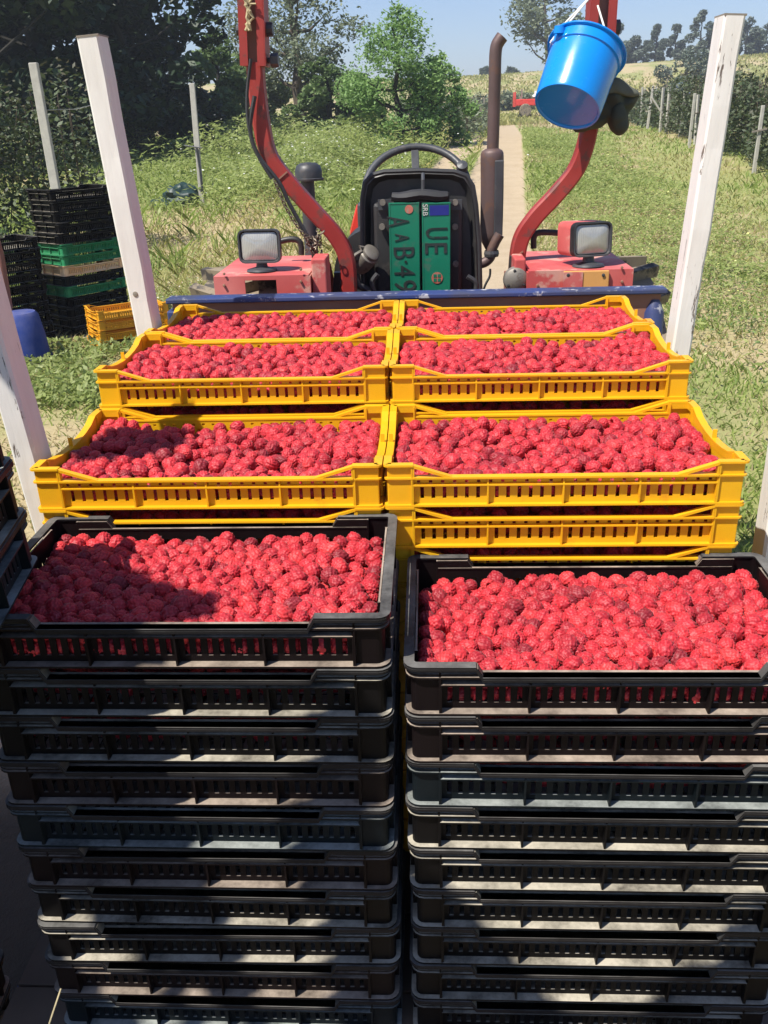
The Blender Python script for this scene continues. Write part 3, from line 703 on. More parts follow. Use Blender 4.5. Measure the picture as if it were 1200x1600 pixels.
def place_crate(ms, mat, loc, rot, label, group, name, scale=1):
    r = thing(name, label, 'crate', loc, rot, group); r.scale = (scale,)*3
    for n_, k, rz in (('long_wall','long',0),('long_wall','long',math.pi)):
        o = inst(n_, ms[k], r, (0, -DC/2 if rz == 0 else DC/2, 0), (0,0,rz), mat)
    for rz, x in ((math.pi/2, LC/2), (-math.pi/2, -LC/2)): inst('end_wall', ms['end'], r, (x,0,0), (0,0,rz), mat)
    inst('corner_post', ms['corner'], r, None, None, mat); inst('corner_post', ms['cornerm'], r, None, None, mat)
    inst('corner_post', ms['corner'], r, None, (0,0,math.pi), mat); inst('corner_post', ms['cornerm'], r, None, (0,0,math.pi), mat)
    
    for q_ in ('rim','rimb'):
        if q_ in ms: inst('rim', ms[q_], r, None, None, RIMB if mat in (BLACK, BLACKB, BLACKC) else mat)
    inst('floor', ms['floor'], r, None, None, mat)
    return r
ORD = ['top','second','third','fourth','fifth','sixth','seventh','eighth','ninth','tenth','eleventh','twelfth','thirteenth']
BED = .394
tops = {}
def stack(kind, n, xc, yf, ztop, pitch, side, row, mats, group, name, jit=.0013):
    H = (CB if kind == 'black' else CY)['H']
    for i in range(n):
        mat, tint = mats(i)
        z = ztop - H - i*pitch
        rz = rng.normal()*.004 if i else 0; x = xc + (rng.normal()*jit if i else 0); y = yf+DC/2 + (rng.normal()*jit*.6 if i else 0)
        lab = f"top {tint} crate heaped with raspberries in the {row} {side} stack" if i == 0 else f"{tint} crate, {ORD[i]} from the top of the {row} {side} stack"
        r = place_crate(CB if kind == 'black' else CY, mat, (x, y, z), (0,0,rz), lab, group, name)
        tops[(row, side, i)] = (x, y, z)
def bl(i): return [(BLACKC,'black'),(BLACK,'black'),(BLACK,'black'),(BLACKC,'black'),(BLACKB,'black')][i % 5]
def br(i): return [(BLACKC,'black'),(BLACKC,'black'),(BLACKB,'blue tinted black'),(BLACK,'black')][i if i < 4 else 3]
ye = lambda i: (YELLOW, 'yellow')
Z0 = 1.6
stack('black', 10, -.0467-.25, .876, Z0-.5163, .0692, 'left', 'front black', bl, 'black raspberry crates stacked at the front of the trailer', 'black_crate')
stack('black', 9, -.0302+.25, .876, Z0-.5825, .0692, 'right', 'front black', br, 'black raspberry crates stacked at the front of the trailer', 'black_crate')
YG = 'yellow raspberry crates stacked on the trailer'
for row, xk, yk, zk in (('nearest yellow', -.0645, 1.162, -.4417), ('middle yellow', -.0662, 1.4623, -.3791), ('rearmost yellow', -.063, 1.7518, -.3776)):
    zt = Z0+zk; n = int((zt-BED)/.0639)
    for s, side in ((-1,'left'), (1,'right')):
        stack('yellow', n, xk+s*.2515, yk, zt, .0639, side, row, ye, YG, 'yellow_crate')

# ------------------------------------------------------------------ raspberries
t = NT('raspberry_skin'); oi = t.new('ShaderNodeObjectInfo')
c = t.ramp(oi.outputs['Random'], [(0,(.2,.011,.02)), (.08,(.34,.014,.025)), (.3,(.46,.018,.03)), (.75,(.56,.024,.036)), (1,(.66,.042,.045))])
geo = t.new('ShaderNodeNewGeometry'); nb = t.noise(230, 3, .6, t.coord())
blm = t.ramp(nb, [(.5,(0,0,0)),(.75,(1,1,1))])
c = t.mix(t.math('MULTIPLY', blm, .25), c, (.72,.25,.29))
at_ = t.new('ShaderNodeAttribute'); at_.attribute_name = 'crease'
c = t.mix(t.math('MULTIPLY', at_.outputs['Fac'], .5), c, (.16,.006,.012))  # shade between the drupelets painted into the colour
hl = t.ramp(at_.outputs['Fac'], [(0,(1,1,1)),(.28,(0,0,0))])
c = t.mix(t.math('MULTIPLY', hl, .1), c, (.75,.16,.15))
t.base(c); t.rough(.5); t.b.inputs['Sheen Weight'].default_value = .1; t.b.inputs['Sheen Roughness'].default_value = .4
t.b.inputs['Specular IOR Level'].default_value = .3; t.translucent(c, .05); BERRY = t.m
def berry_mesh(name, seed, ndr=68, sub=4, fat=1.0):
    import bmesh
    bm = bmesh.new(); bmesh.ops.create_icosphere(bm, subdivisions=sub, radius=1)
    co = np.array([v.co[:] for v in bm.verts]); fs = np.array([[v.index for v in f.verts] for f in bm.faces]); bm.free()
    co /= np.linalg.norm(co, axis=1)[:,None]
    g = np.random.default_rng(seed); i = np.arange(ndr)+.5; zz = 1-1.86*i/ndr; th = i*2.39996+g.normal(size=ndr)*.05
    c = np.stack([np.sqrt(1-zz**2)*np.cos(th), np.sqrt(1-zz**2)*np.sin(th), -zz+.0], 1); c = c[:, :]
    c += g.normal(size=c.shape)*.018; c /= np.linalg.norm(c, axis=1)[:,None]
    ang = np.arccos(np.clip(co @ c.T, -1, 1)); ra = math.sqrt(4/ndr)*.93
    k = (np.clip(1-(ang/(ra*1.05))**2, 0, 1)**.8).max(1)
    z = co[:,2].copy()
    prof = .0083*fat*(1+.2*z-.06*z*z)                        # wider towards the stalk end
    P_ = co*prof[:,None]; P_[:,2] *= 1.36+.1*(seed % 2)
    P_ += co*(k*.0024)[:,None]
    hole = SS(z, .9, .985)*(1 if seed == 3 else 0); P_[:,2] -= hole*.009
    P_ *= (1+.05*g.normal(size=3)*np.array([1,1,.6]))[None]
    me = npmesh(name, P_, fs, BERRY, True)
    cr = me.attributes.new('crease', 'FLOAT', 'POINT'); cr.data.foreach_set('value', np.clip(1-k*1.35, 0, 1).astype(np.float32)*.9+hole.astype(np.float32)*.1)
    return me
BM = [berry_mesh('raspberry', s, nd, 4, f) for s, nd, f in ((1,88,1.0),(2,100,1.08),(3,80,.95),(4,94,1.02))]
src = bpy.data.collections.new('berry_sources')
for i, me in enumerate(BM): src.objects.link(bpy.data.objects.new(f'berry_source_{"abcd"[i]}', me))
def pack(N, L, D, r, iters, seed):
    g = np.random.default_rng(seed); p = np.stack([g.uniform(-L/2,L/2,N), g.uniform(-D/2,D/2,N), g.uniform(.01,.16,N)], 1); rr = r*g.uniform(.88,1.12,N)
    for it in range(iters):
        p[:,2] -= .0022 if it < iters*.8 else .0006
        for _ in range(2):
            d = p[:,None,:]-p[None,:,:]; dist = np.sqrt((d**2).sum(-1))+1e-9; mn = rr[:,None]+rr[None,:]
            ov = np.clip(mn-dist, 0, None); np.fill_diagonal(ov, 0)
            p += (d/dist[...,None]*(ov*.42)[...,None]).sum(1)*.6
            p[:,0] = np.clip(p[:,0], -L/2+rr, L/2-rr); p[:,1] = np.clip(p[:,1], -D/2+rr, D/2-rr); p[:,2] = np.maximum(p[:,2], .0045+rr)
    zc = np.percentile(p[:,2], 74); hi = p[:,2] > zc; p[hi,2] = zc+(p[hi,2]-zc)*.42
    d = p[:,None,:]-p[None,:,:]; hor = np.sqrt((d[...,:2]**2).sum(-1)); above = ((hor < r*1.5) & (d[...,2] < -r*.7)).sum(1)
    return p, rr, above
PA = pack(800, LC-.03, DC-.03, .0100, 70, 11); PB = pack(660, LC-.026, DC-.026, .0100, 70, 12)
PC = pack(770, LC-.03, DC-.03, .0100, 70, 13)
# geometry nodes: a berry at every point, with stored rotation, size and variant
ng = bpy.data.node_groups.new('place_berries', 'GeometryNodeTree')
ng.interface.new_socket('Geometry', in_out='INPUT', socket_type='NodeSocketGeometry'); ng.interface.new_socket('Geometry', in_out='OUTPUT', socket_type='NodeSocketGeometry')
gi = ng.nodes.new('NodeGroupInput'); go = ng.nodes.new('NodeGroupOutput'); iop = ng.nodes.new('GeometryNodeInstanceOnPoints'); ci = ng.nodes.new('GeometryNodeCollectionInfo')
ci.inputs['Collection'].default_value = src; ci.inputs['Separate Children'].default_value = True; ci.inputs['Reset Children'].default_value = True
def nattr(n_, ty):
    a = ng.nodes.new('GeometryNodeInputNamedAttribute'); a.data_type = ty; a.inputs['Name'].default_value = n_; return a.outputs['Attribute']
ng.links.new(gi.outputs[0], iop.inputs['Points']); ng.links.new(ci.outputs[0], iop.inputs['Instance']); iop.inputs['Pick Instance'].default_value = True
ng.links.new(nattr('pick','INT'), iop.inputs['Instance Index']); ng.links.new(nattr('turn','FLOAT_VECTOR'), iop.inputs['Rotation']); ng.links.new(nattr('size','FLOAT'), iop.inputs['Scale'])
ng.links.new(iop.outputs[0], go.inputs[0])
def heap(pos, size, loc, label, rots=None):
    me = bpy.data.meshes.new('raspberry_heap'); me.from_pydata([tuple(q) for q in pos], [], [])
    n = len(pos); rots = rng.uniform(0, 2*np.pi, (n,3)) if rots is None else rots
    for nm, ty, dat in (('turn','FLOAT_VECTOR',rots.astype(np.float32).ravel()), ('size','FLOAT',size.astype(np.float32)), ('pick','INT',rng.choice([0,1,2,3], n, p=[.32,.3,.09,.29]).astype(np.int32))):
        a = me.attributes.new(nm, ty, 'POINT'); a.data.foreach_set('vector' if ty == 'FLOAT_VECTOR' else 'value', dat)
    o = inst('raspberry_heap', me, None, loc); md = o.modifiers.new('berries', 'NODES'); md.node_group = ng
    return tag(o, label, 'raspberries', kind='stuff')
def variant(pk, q, dome=.006, lift=0):
    p, rr, ab = pk; p = p.copy()
    if q & 1: p[:,0] *= -1
    if q & 2: p[:,1] *= -1
    dm = dome*(1-(p[:,0]/(LC/2))**2)*(1-(p[:,1]/(DC/2))**2)
    p[:,2] += dm*np.clip(p[:,2]/.05, 0, 1) + lift*np.clip(p[:,2]/.04,0,1)
    return p, rr/.0100*1.0, ab
cand = []
for side, pk, q in (('left', PA, 0), ('right', PC, 3)):
    p, sz, ab = variant(pk, q, .007, .002); loc = np.array(tops[('front black', side, 0)])
    w_ = p+loc; vis = (ab < 1) & (p[:,2] > .032); dist = np.linalg.norm(w_-CAM, axis=1)
    for i in range(len(p)): cand.append((dist[i] if vis[i] else 9e9, side, i))
cand.sort(); chosen = {(s, i) for d_, s, i in cand[:300] if d_ < 9e8}
for side, pk, q in (('left', PA, 0), ('right', PC, 3)):
    p, sz, ab = variant(pk, q, .007, .002); loc = np.array(tops[('front black', side, 0)]); rots = rng.uniform(0, 2*np.pi, (len(p),3))
    sel = np.array([(side, i) in chosen for i in range(len(p))])
    for i in np.where(sel)[0]:
        o = inst('raspberry', BM[rng.choice([0,1,2,3], p=[.32,.3,.09,.29])], None, tuple(p[i]+loc), tuple(rots[i])); o.scale = (sz[i],)*3
        tag(o, f'ripe red raspberry lying in the top layer of the front {side} black crate', 'raspberry', f'raspberries on top in the front {side} black crate')
    heap(p[~sel], sz[~sel], tuple(loc), f'rest of the raspberries heaped in the front {side} black crate', rots[~sel])
for k, (row, side, pk, q) in enumerate([('nearest yellow','left',PB,1),('nearest yellow','right',PB,2),('middle yellow','left',PB,3),('middle yellow','right',PB,0),('rearmost yellow','left',PB,2),('rearmost yellow','right',PB,1)]):
    p, sz, ab = variant(pk, q, .006, .001)
    heap(p, sz, tops[(row, side, 0)], f'raspberries heaped in the top crate of the {row} {side} stack')
for row in ('front black','nearest yellow','middle yellow','rearmost yellow'):
    for side in ('left','right'):
        for lv in ((1,2) if row != 'rearmost yellow' else (1,)):
            p, sz, ab = variant(PB, lv+(side == 'left'), 0, -.004)
            sel = (p[:,1] > -.105) & ((p[:,1] < -.05) | ((p[:,2] > .03) & (ab < 2))); heap(p[sel], sz[sel], tops[(row, side, lv)], f'raspberries inside the {ORD[lv]} crate of the {row} {side} stack, seen through its slots')

# ------------------------------------------------------------------ trailer: bed, blue headboard, white stakes
tr = thing('carrier_trailer', 'low blue and rusty carrier behind the tractor with a blue headboard', 'trailer', (0, 1.5, .3))
def T(mb): return local(mb, tr)
for i in range(9):
    a = .80+i*.145; obj('bed_board', T(MB().box(-.64,.6,a,a+.14,BED-.035,BED-.001)), BEDM, tr)
obj('side_beam', T(MB().box(-.66,-.6,.8,2.2,.24,.358)), BLUE, tr, bevel=.004); obj('side_beam', T(MB().box(.56,.62,.8,2.2,.24,.358)), BLUE, tr, bevel=.004)
obj('tail_beam', T(MB().box(-.6,.56,.8,.86,.25,.358)), BLUE, tr, bevel=.004)
obj('headboard', T(MB().box(-.6,.535,2.105,2.118,.38,1.2138)), BROWNM, tr)
obj('top_rail', T(MB().box(-.612,.546,2.09,2.14,1.214,1.226)), BLUE, tr, bevel=.003)
obj('end_upright', T(MB().tube([(.523,2.108,.3),(.523,2.108,1.17),(.523,2.113,1.198)], [.023,.023,.012], 14)), BLUE, tr, True)
obj('end_upright', T(MB().box(-.612,-.585,2.09,2.14,.3,1.198)), BLUE, tr, bevel=.004)
obj('hitch_beam', T(MB().box(-.03,.03,2.14,2.5,.32,.4)), BLUE, tr)
def post(tl, x0, x1, y0, y1, z1, mat, label, nail=()):
    r = thing('white_stake', label, 'stake', ((x0+x1)/2-math.sin(R_(tl)), (y0+y1)/2, .2), (0, R_(tl), 0), group='white painted wooden stakes at the corners of the trailer')
    hx, hy = (x1-x0)/2, (y1-y0)/2; mb = MB(); N = 22; q = []; fs = []
    for i in range(N+1):
        z = (z1-.2)*i/N; o = [rng.normal()*.0007 for _ in range(4)]
        e = .004
        for a, b in ((-hx+e,-hy),(hx-e,-hy),(hx,-hy+e),(hx,hy-e),(hx-e,hy),(-hx+e,hy),(-hx,hy-e),(-hx,-hy+e)): q.append((a+o[0]*(a>0), b+o[1]*(b<0), z))
    for i in range(N):
        for k in range(8): a = i*8+k; b = i*8+(k+1) % 8; fs.append((a,b,b+8,a+8))
    fs.append(tuple(range(7,-1,-1))); mb.add(q, fs); obj('shaft', mb, mat, r)
    obj('weathered_cap', MB().box(-hx+.0005,hx+.001,-hy-.0008,hy+.001,z1-.2,z1-.197), GREYWOOD, r)
    for (a, zz) in nail: obj('knot', MB().lathe([(0,-.0005),(.006,-.001),(.005,.001),(0,.0016)], 10, Matrix.Translation((a,-hy,zz-.2)) @ Matrix.Rotation(R_(90),4,'X')), GREYWOOD, r)
    return r
pa = P(208,510,1.87); pb = P(241,510,1.87)
post(-3.6, pa[0]+.004, pb[0]+.001, 1.87, 1.93, P(135,54,1.87)[2], WHITEW, 'clean white stake at the rear left trailer corner before dark trees', [(-.006, 1.28)])
pa = P(1049,540,1.76); pb = P(1083,540,1.76)
post(3.0, pa[0]+.004, pb[0]-.001, 1.76, 1.82, P(1140,22,1.76)[2], WHITEP, 'peeling white stake at the rear right corner of the trailer, against the grass')
pa = P(12,700,1.23); pb = P(45,700,1.23)
post(-4.5, pa[0], pb[0]+.004, 1.23, 1.285, 1.62, WHITEP, 'peeling white stake cut off by the left edge, beside the nearest yellow stack')
pa = P(1203,800,1.25)
post(0, pa[0], pa[0]+.03, 1.25, 1.3, 2.0, WHITEP, 'sliver of a white stake at the right edge beside the nearest yellow stack')

# ------------------------------------------------------------------ tractor
tc = thing('tractor', 'old small red tractor seen from behind with work lamps and a folded roll bar', 'tractor', (-.01, 3.3, 0))
def K(mb): return local(mb, tc)
def tobj(n_, mb, mat, smooth=False, bevel=0, par=None): return obj(n_, K(mb), mat, par or tc, smooth, bevel)
def fender(x0, x1, hole, z1):
    y0, y1 = 2.38, 2.74; th = .004; zb = .62
    mb = MB()
    mb.box(x0,x1,y0,y1,z1-th,z1)                                        # top
    if hole:
        h0, h1, hz0, hz1 = hole
        mb.box(x0,h0,y0,y0+th,zb,z1-th); mb.box(h1,x1,y0,y0+th,zb,z1-th); mb.box(h0,h1,y0,y0+th,hz1,z1-th); mb.box(h0,h1,y0,y0+th,zb,hz0)
    else: mb.box(x0,x1,y0,y0+th,zb,z1-th)
    xi = x1 if abs(x1) < abs(x0) else x0-th                             # inner side wall
    mb.box(xi,xi+th,y0,y1,zb,z1-th)
    for k in range(6):                                                  # curving down at the front
        a0, a1 = k*15, (k+1)*15; R = .42
        p = [(y1+R*math.sin(R_(a)), z1-R+R*math.cos(R_(a))) for a in (a0, a1)]
        mb.add([(x0,p[0][0],p[0][1]),(x1,p[0][0],p[0][1]),(x1,p[1][0],p[1][1]),(x0,p[1][0],p[1][1]),(x0,p[0][0],p[0][1]-th),(x1,p[0][0],p[0][1]-th),(x1,p[1][0],p[1][1]-th),(x0,p[1][0],p[1][1]-th)],
               [(0,1,2,3),(7,6,5,4),(0,4,5,1),(1,5,6,2),(2,6,7,3),(3,7,4,0)])
    return mb
zl = P(400,431,2.38)[2]; zr = P(900,422,2.38)[2]
xl0, xl1 = P(334,440,2.38)[0], P(482,430,2.38)[0]; xr0, xr1 = P(826,430,2.38)[0], P(990,425,2.38)[0]
hl0, hl1 = P(383,445,2.38)[0], P(432,445,2.38)[0]
tobj('fender', fender(xl0, xl1, (hl0, hl1, zl-.09, P(400,438,2.38)[2]), zl), REDF, bevel=.006)
tobj('fender', fender(xr0, xr1, None, zr), REDF, bevel=.006)
a = P(881,424,2.37); b = P(950,455,2.37)
pp = tobj('cover_plate', MB().box(a[0],b[0],2.368,2.377,b[2]-.05,a[2]), ORANGEP, bevel=.002)
obj('plate_red_half', K(MB().box(a[0]-.0015,a[0]+(b[0]-a[0])*.42,2.3655,2.3678,b[2]-.05,a[2]-.002)), REDF, pp)
for u_ in (888, 943): q = P(u_,430,2.365); obj('bolt', K(MB().lathe([(.0,-.004),(.004,-.004),(.0045,0),(0,.001)], 8, Matrix.Translation((q[0],2.365,q[2])) @ Matrix.Rotation(R_(90),4,'X'))), DARKG, pp)
# inner uprights beside the fenders
tobj('fender_bracket', MB().box(xl1+.006,xl1+.045,2.40,2.5,.6,P(495,400,2.45)[2]), REDF, bevel=.004)
tobj('fender_bracket', MB().box(xr0-.035,xr0-.006,2.40,2.5,.6,P(820,400,2.45)[2]), REDF, bevel=.004)
# wheels with lugged tyres
for sx, side in ((-1,'l'), (1,'r')):
    xc = -.01+sx*.565; W = .14; Rr = .585; yc = 2.9
    Mx = Matrix.Translation((xc, yc, Rr)) @ Matrix.Rotation(R_(90),4,'Y')
    wh = tobj('wheel', MB().lathe([(.02,-.05),(.1,-.06),(.28,-.04),(.31,-.1),(.33,-.1),(.33,.1),(.31,.1),(.28,.04),(.1,.05),(.02,.05)], 32, Mx), REDF, True)
    tb = MB().lathe([(.33,-.1),(.38,-W*.9),(.5,-W),(.56,-W*.85),(.565,0),(.56,W*.85),(.5,W),(.38,W*.9),(.33,.1)], 48, Mx)
    for k in range(22):
        for s2 in (-1, 1):
            an = 2*math.pi*(k+.5*(s2 > 0))/22; an2 = an+.14
            p1 = Mx @ Vector((.575*math.cos(an), .575*math.sin(an), s2*W*.97)); p2 = Mx @ Vector((.58*math.cos(an2), .58*math.sin(an2), s2*.01))
            c_ = Mx @ Vector((0,0,0)); tb.beam(p1, p2, .028, .035, ((p1-c_).normalized()))
    obj('tyre', K(tb), RUBBER, wh, True)
# work lamps
def lamp(uc, vc, Yc, hw, hh, yaw, body, boxy, footz):
    c_ = P(uc, vc, Yc); r = bpy.data.objects.new('work_lamp', None)
    COL.objects.link(r); r.parent = tc; r.location = Vector(c_)-Vector(tc.location); r.rotation_euler = (R_(-3), 0, yaw); r.empty_display_size = .05
    def rr(w, h, y, e): # rounded rectangle ring
        pts = []
        for (cx, cz, a0) in ((w-e,h-e,0),(-w+e,h-e,90),(-w+e,-h+e,180),(w-e,-h+e,270)):
            for k in range(4): an = R_(a0+30*k); pts.append((cx+e*math.cos(an), y, cz+e*math.sin(an)))
        return pts
    mb = MB(); rings = [rr(hw*.86,hh*.84,.006,.012), rr(hw*.93,hh*.92,-.004,.014), rr(hw,hh,-.004,.016), rr(hw,hh,.022,.016)] + ([rr(hw*1.0,hh*1.0,.10,.014), rr(hw*.9,hh*.85,.105,.01)] if boxy else [rr(hw*.85,hh*.8,.045,.014), rr(hw*.4,hh*.4,.065,.01)])
    q = [p for g_ in rings for p in g_]; fs = []
    for i in range(len(rings)-1):
        for k in range(16): a = i*16+k; b = i*16+(k+1) % 16; fs.append((a,b,b+16,a+16))
    fs.append(tuple((len(rings)-1)*16+k for k in range(16)))
    mb.add(q, fs)
    if boxy:
        obj('housing', MB().add(q[32:], [tuple(x-32 for x in f) for f in fs if min(f) >= 32]), body, r, True)
        obj('bezel', MB().add(q[:64], [f for f in fs if max(f) < 64]), DARKG, r, True)
    else: obj('housing', mb, body, r, True)
    ln = MB(); g_ = [rr(hw*.86,hh*.84,.002,.012), rr(hw*.5,hh*.5,-.006,.01), rr(hw*.15,hh*.15,-.008,.004)]
    q = [p for h_ in g_ for p in h_]; fs = []
    for i in range(2):
        for k in range(16): a = i*16+k; b = i*16+(k+1) % 16; fs.append((b,a,a+16,b+16))
    fs.append(tuple(32+k for k in range(15,-1,-1))); ln.add(q, fs); obj('lens', ln, LENS, r, True)
    ft = MB(); dz = footz-c_[2]
    ft.lathe([(0,dz+.0),(.042,dz+.001),(.04,dz+.006),(.016,dz+.012),(.013,-hh*.9),(0,-hh*.85)], 16, Matrix.Translation((0,.02,0)))
    obj('foot', ft, DARKG, r, True)
    return r
lamp(405, 385, 2.44, .056, .043, 0, DARKG, False, zl+.001)
lamp(926, 374, 2.42, .053, .043, R_(16), REDF, True, zr+.001)
# roll bar legs
def ppath(pts, Yc, n=8):
    V_ = [Vector(P(u, v, Yc)) for u, v in pts]; out = []
    for i in range(len(V_)-1):
        p0_, p1_, p2_, p3_ = V_[max(i-1,0)], V_[i], V_[i+1], V_[min(i+2,len(V_)-1)]
        for k in range(n):
            s = k/n; out.append(.5*((2*p1_)+(p2_-p0_)*s+(2*p0_-5*p1_+4*p2_-p3_)*s*s+(-p0_+3*p1_-3*p2_+p3_)*s**3))
    return out+[V_[-1]]
YR = 2.58
LEGL = [(546,520),(546,460),(542,405),(524,368),(486,325),(440,272),(420,240),(410,200),(402,140),(399,98)]
LEGR = [(806,500),(806,440),(812,380),(833,343),(868,305),(898,268),(913,232),(922,190),(930,130),(936,96)]
lb_ = tobj('roll_bar_leg', MB().ribbon(ppath(LEGL, YR), .042, .05), REDR)
rb_ = tobj('roll_bar_leg', MB().ribbon(ppath(LEGR, YR), .042, .05), REDR)
for leg, (u0, v0), (u1, v1), flip in ((lb_, (399,104), (393,-60), 1), (rb_, (934,104), (944,-60), -1)):
    A = Vector(P(u0, v0, YR)); B = Vector(P(u1, v1, YR))
    d = (B-A).normalized(); n_ = Vector((d.z,0,-d.x))
    for s in (-1, 1):
        mb = MB(); off = n_*(s*.029); mb.beam(A+off, B+off, .008, .075, (0,1,0)); 
        mb.beam(A+n_*(s*.021)+Vector((0,-.035,0)), B+n_*(s*.021)+Vector((0,-.035,0)), .018, .006, (0,1,0))
        tobj('hinge_plate', mb, REDR, par=leg)
    tobj('hinge_web', MB().beam(A, B, .03, .03, (0,1,0)), BROWNM, par=leg)
    for f in (.28, .62) if flip > 0 else (.33,):
        c_ = A+(B-A)*(f if flip > 0 else .38)
        if flip > 0 and f > .5: c_ = Vector(P(397, 47, YR))
        elif flip > 0: c_ = Vector(P(406, 95, YR))
        Mx = Matrix.Translation(c_) @ Matrix.Rotation(R_(90),4,'Y')
        ln_ = .045
        tobj('hinge_pin', MB().lathe([(0,-ln_),(.012,-ln_),(.012,-ln_+.012),(.007,-ln_+.012),(.007,ln_-.016),(.017,ln_-.016),(.017,ln_+.004),(0,ln_+.004)], 6 if f < .5 else 12, Mx), DARKG, par=leg)
tA = Vector(P(393,-60,YR)); tB = Vector(P(944,-60,YR)); tobj('roll_bar_top', MB().ribbon([tA, tA+Vector((0,0,.22)), tA+Vector((.08,0,.3)), tB+Vector((-.08,0,.3)), tB+Vector((0,0,.22)), tB], .05, .05), REDR)
for (u_, v_) in ((440,276),(808,400)):
    c_ = Vector(P(u_, v_, YR-.0265)); tobj('weld_seam', MB().beam(c_+Vector((-.016,0,-.012)), c_+Vector((.016,0,.012)), .004, .004, (0,1,0)), BROWNM, par=lb_ if u_ < 600 else rb_)
for (u_, v_) in ((350,446),(350,428),(470,440),(840,446),(972,440),(470,421),(972,418)):
    c_ = P(u_, v_, 2.376); tobj('fender_bolt', MB().lathe([(0,.003),(.0035,.0025),(.004,-.002)], 6, Matrix.Translation(c_) @ Matrix.Rotation(R_(90),4,'X')), BROWNM)
for pts_ in ([(590,428),(582,440),(584,455),(592,480)], [(730,432),(742,440),(744,452),(738,480)], [(540,432),(534,445),(538,458),(548,480)]):
    tobj('hydraulic_hose', MB().tube(ppath(pts_, 2.66), .0075, 8), CABLE, True)
# cable along the left leg
tobj('cable', MB().tube(ppath([(392,92),(386,150),(389,200),(404,245),(425,280)], YR-.045), .0045, 6), CABLE, True)
tobj('cable', MB().tube(ppath([(398,150),(391,200),(402,240),(436,285),(452,318),(478,365),(487,380),(492,420),(497,470)], YR-.042), .006, 6), CABLE, True)
# seat back with rounded top and pipe edge
YS = 2.78
def seat_outline(sc=1.0):
    pts = [(572,520),(569,470),(567,380),(567,310),(571,285),(582,273),(600,268),(655,266),(710,268),(728,274),(738,290),(743,320),(748,380),(750,470),(750,520)]
    return [Vector(P(u, v, YS)) for u, v in pts]
so_ = seat_outline(); cen = sum(so_, Vector())/len(so_)
sb = MB(); rings = [(1.0,.02),(1.0,-.02),(.95,-.028),(.9,-.012),(.86,-.004)]
q = []; 
for sc, dy in rings: q += [cen+(p-cen)*sc+Vector((0,dy,0)) for p in so_]
n = len(so_); fs = []
for i in range(len(rings)-1):
    for k in range(n-1): fs.append((i*n+k, i*n+k+1, (i+1)*n+k+1, (i+1)*n+k))
fs.append(tuple((len(rings)-1)*n+k for k in range(n))); fs.append(tuple(range(n-1,-1,-1)))
seat = tobj('seat_back', sb.add(q, fs), BLKM, True)
tobj('edge_piping', MB().tube([p+Vector((0,-.02,0)) for p in so_], .0075, 8), CABLE, True, par=seat)
a = P(582,316,2.76); b = P(722,470,2.76)
tobj('back_pad', MB().box(a[0],b[0],2.745,2.775,b[2]-.1,a[2]), BLKM, bevel=.012, par=seat)
for (u0,u1,v0) in ((590,612,312),(700,722,312)):
    a = P(u0,v0,2.735); b = P(u1,v0+16,2.735); bk = tobj('plate_bracket', MB().box(a[0],b[0],2.735,2.744,b[2],a[2]), DARKG, par=seat)
for (u_, v_) in ((598,316),(711,316),(597,354),(711,354),(712,412)):
    c_ = P(u_, v_, 2.735); tobj('bolt', MB().lathe([(0,-.008),(.006,-.008),(.009,-.002),(.009,.01),(0,.01)], 10, Matrix.Translation(c_) @ Matrix.Rotation(R_(90),4,'X')), GREYM, True, par=seat)
# black tape roll over the top of the plates, hanging hook
a = P(612,300,2.72); b = P(700,318,2.72); tb_ = MB(); pts = []
for k in range(9): s = k/8; pts.append(Vector((a[0]+(b[0]-a[0])*s, 2.71, a[2]-.012-.003*math.sin(s*9))))
tb_.tube(pts, [.012,.014,.016,.017,.016,.016,.017,.015,.012], 8)
tobj('black_tape_bundle', tb_, CABLE, True, par=seat)
tobj('tape_band', MB().box(a[0]+.006,b[0]+.004,2.716,2.722,P(650,326,2.72)[2],P(650,302,2.72)[2]), CABLE, par=seat)
tobj('hook_bolt', MB().tube([P(661,300,2.715), P(661,282,2.715), P(661,272,2.74)], .0055, 8), DARKG, True, par=seat)
# the two green plates
def text_mesh(body, size, sx=1.0):
    cu = bpy.data.curves.new('lettering', 'FONT'); cu.body = body; cu.size = size; cu.extrude = .0006; cu.align_x = 'CENTER'; cu.align_y = 'CENTER'
    to = bpy.data.objects.new('tmp_text', cu); COL.objects.link(to); bpy.context.view_layer.update()
    dg = bpy.context.evaluated_depsgraph_get(); me = bpy.data.meshes.new_from_object(to.evaluated_get(dg)); me.name = 'lettering'
    bpy.data.objects.remove(to); return me
YP = 2.70
def plate(u0, v0, u1, v1, lab):
    a = P(u0, v0, YP); b = P(u1, v1, YP); zb = 1.0
    r = tobj('number_plate', MB().box(a[0], b[0], YP, YP+.002, zb, a[2]), PLATEG, bevel=.004, par=seat); tag(r, lab)
    rim = MB()
    for bx in ((a[0]+.002,b[0]-.002,a[2]-.004,a[2]-.002),(a[0]+.002,a[0]+.004,zb,a[2]-.004),(b[0]-.004,b[0]-.002,zb,a[2]-.004)): rim.box(bx[0],bx[1],YP-.0012,YP-.0002,bx[2],bx[3])
    return r, a, b, rim
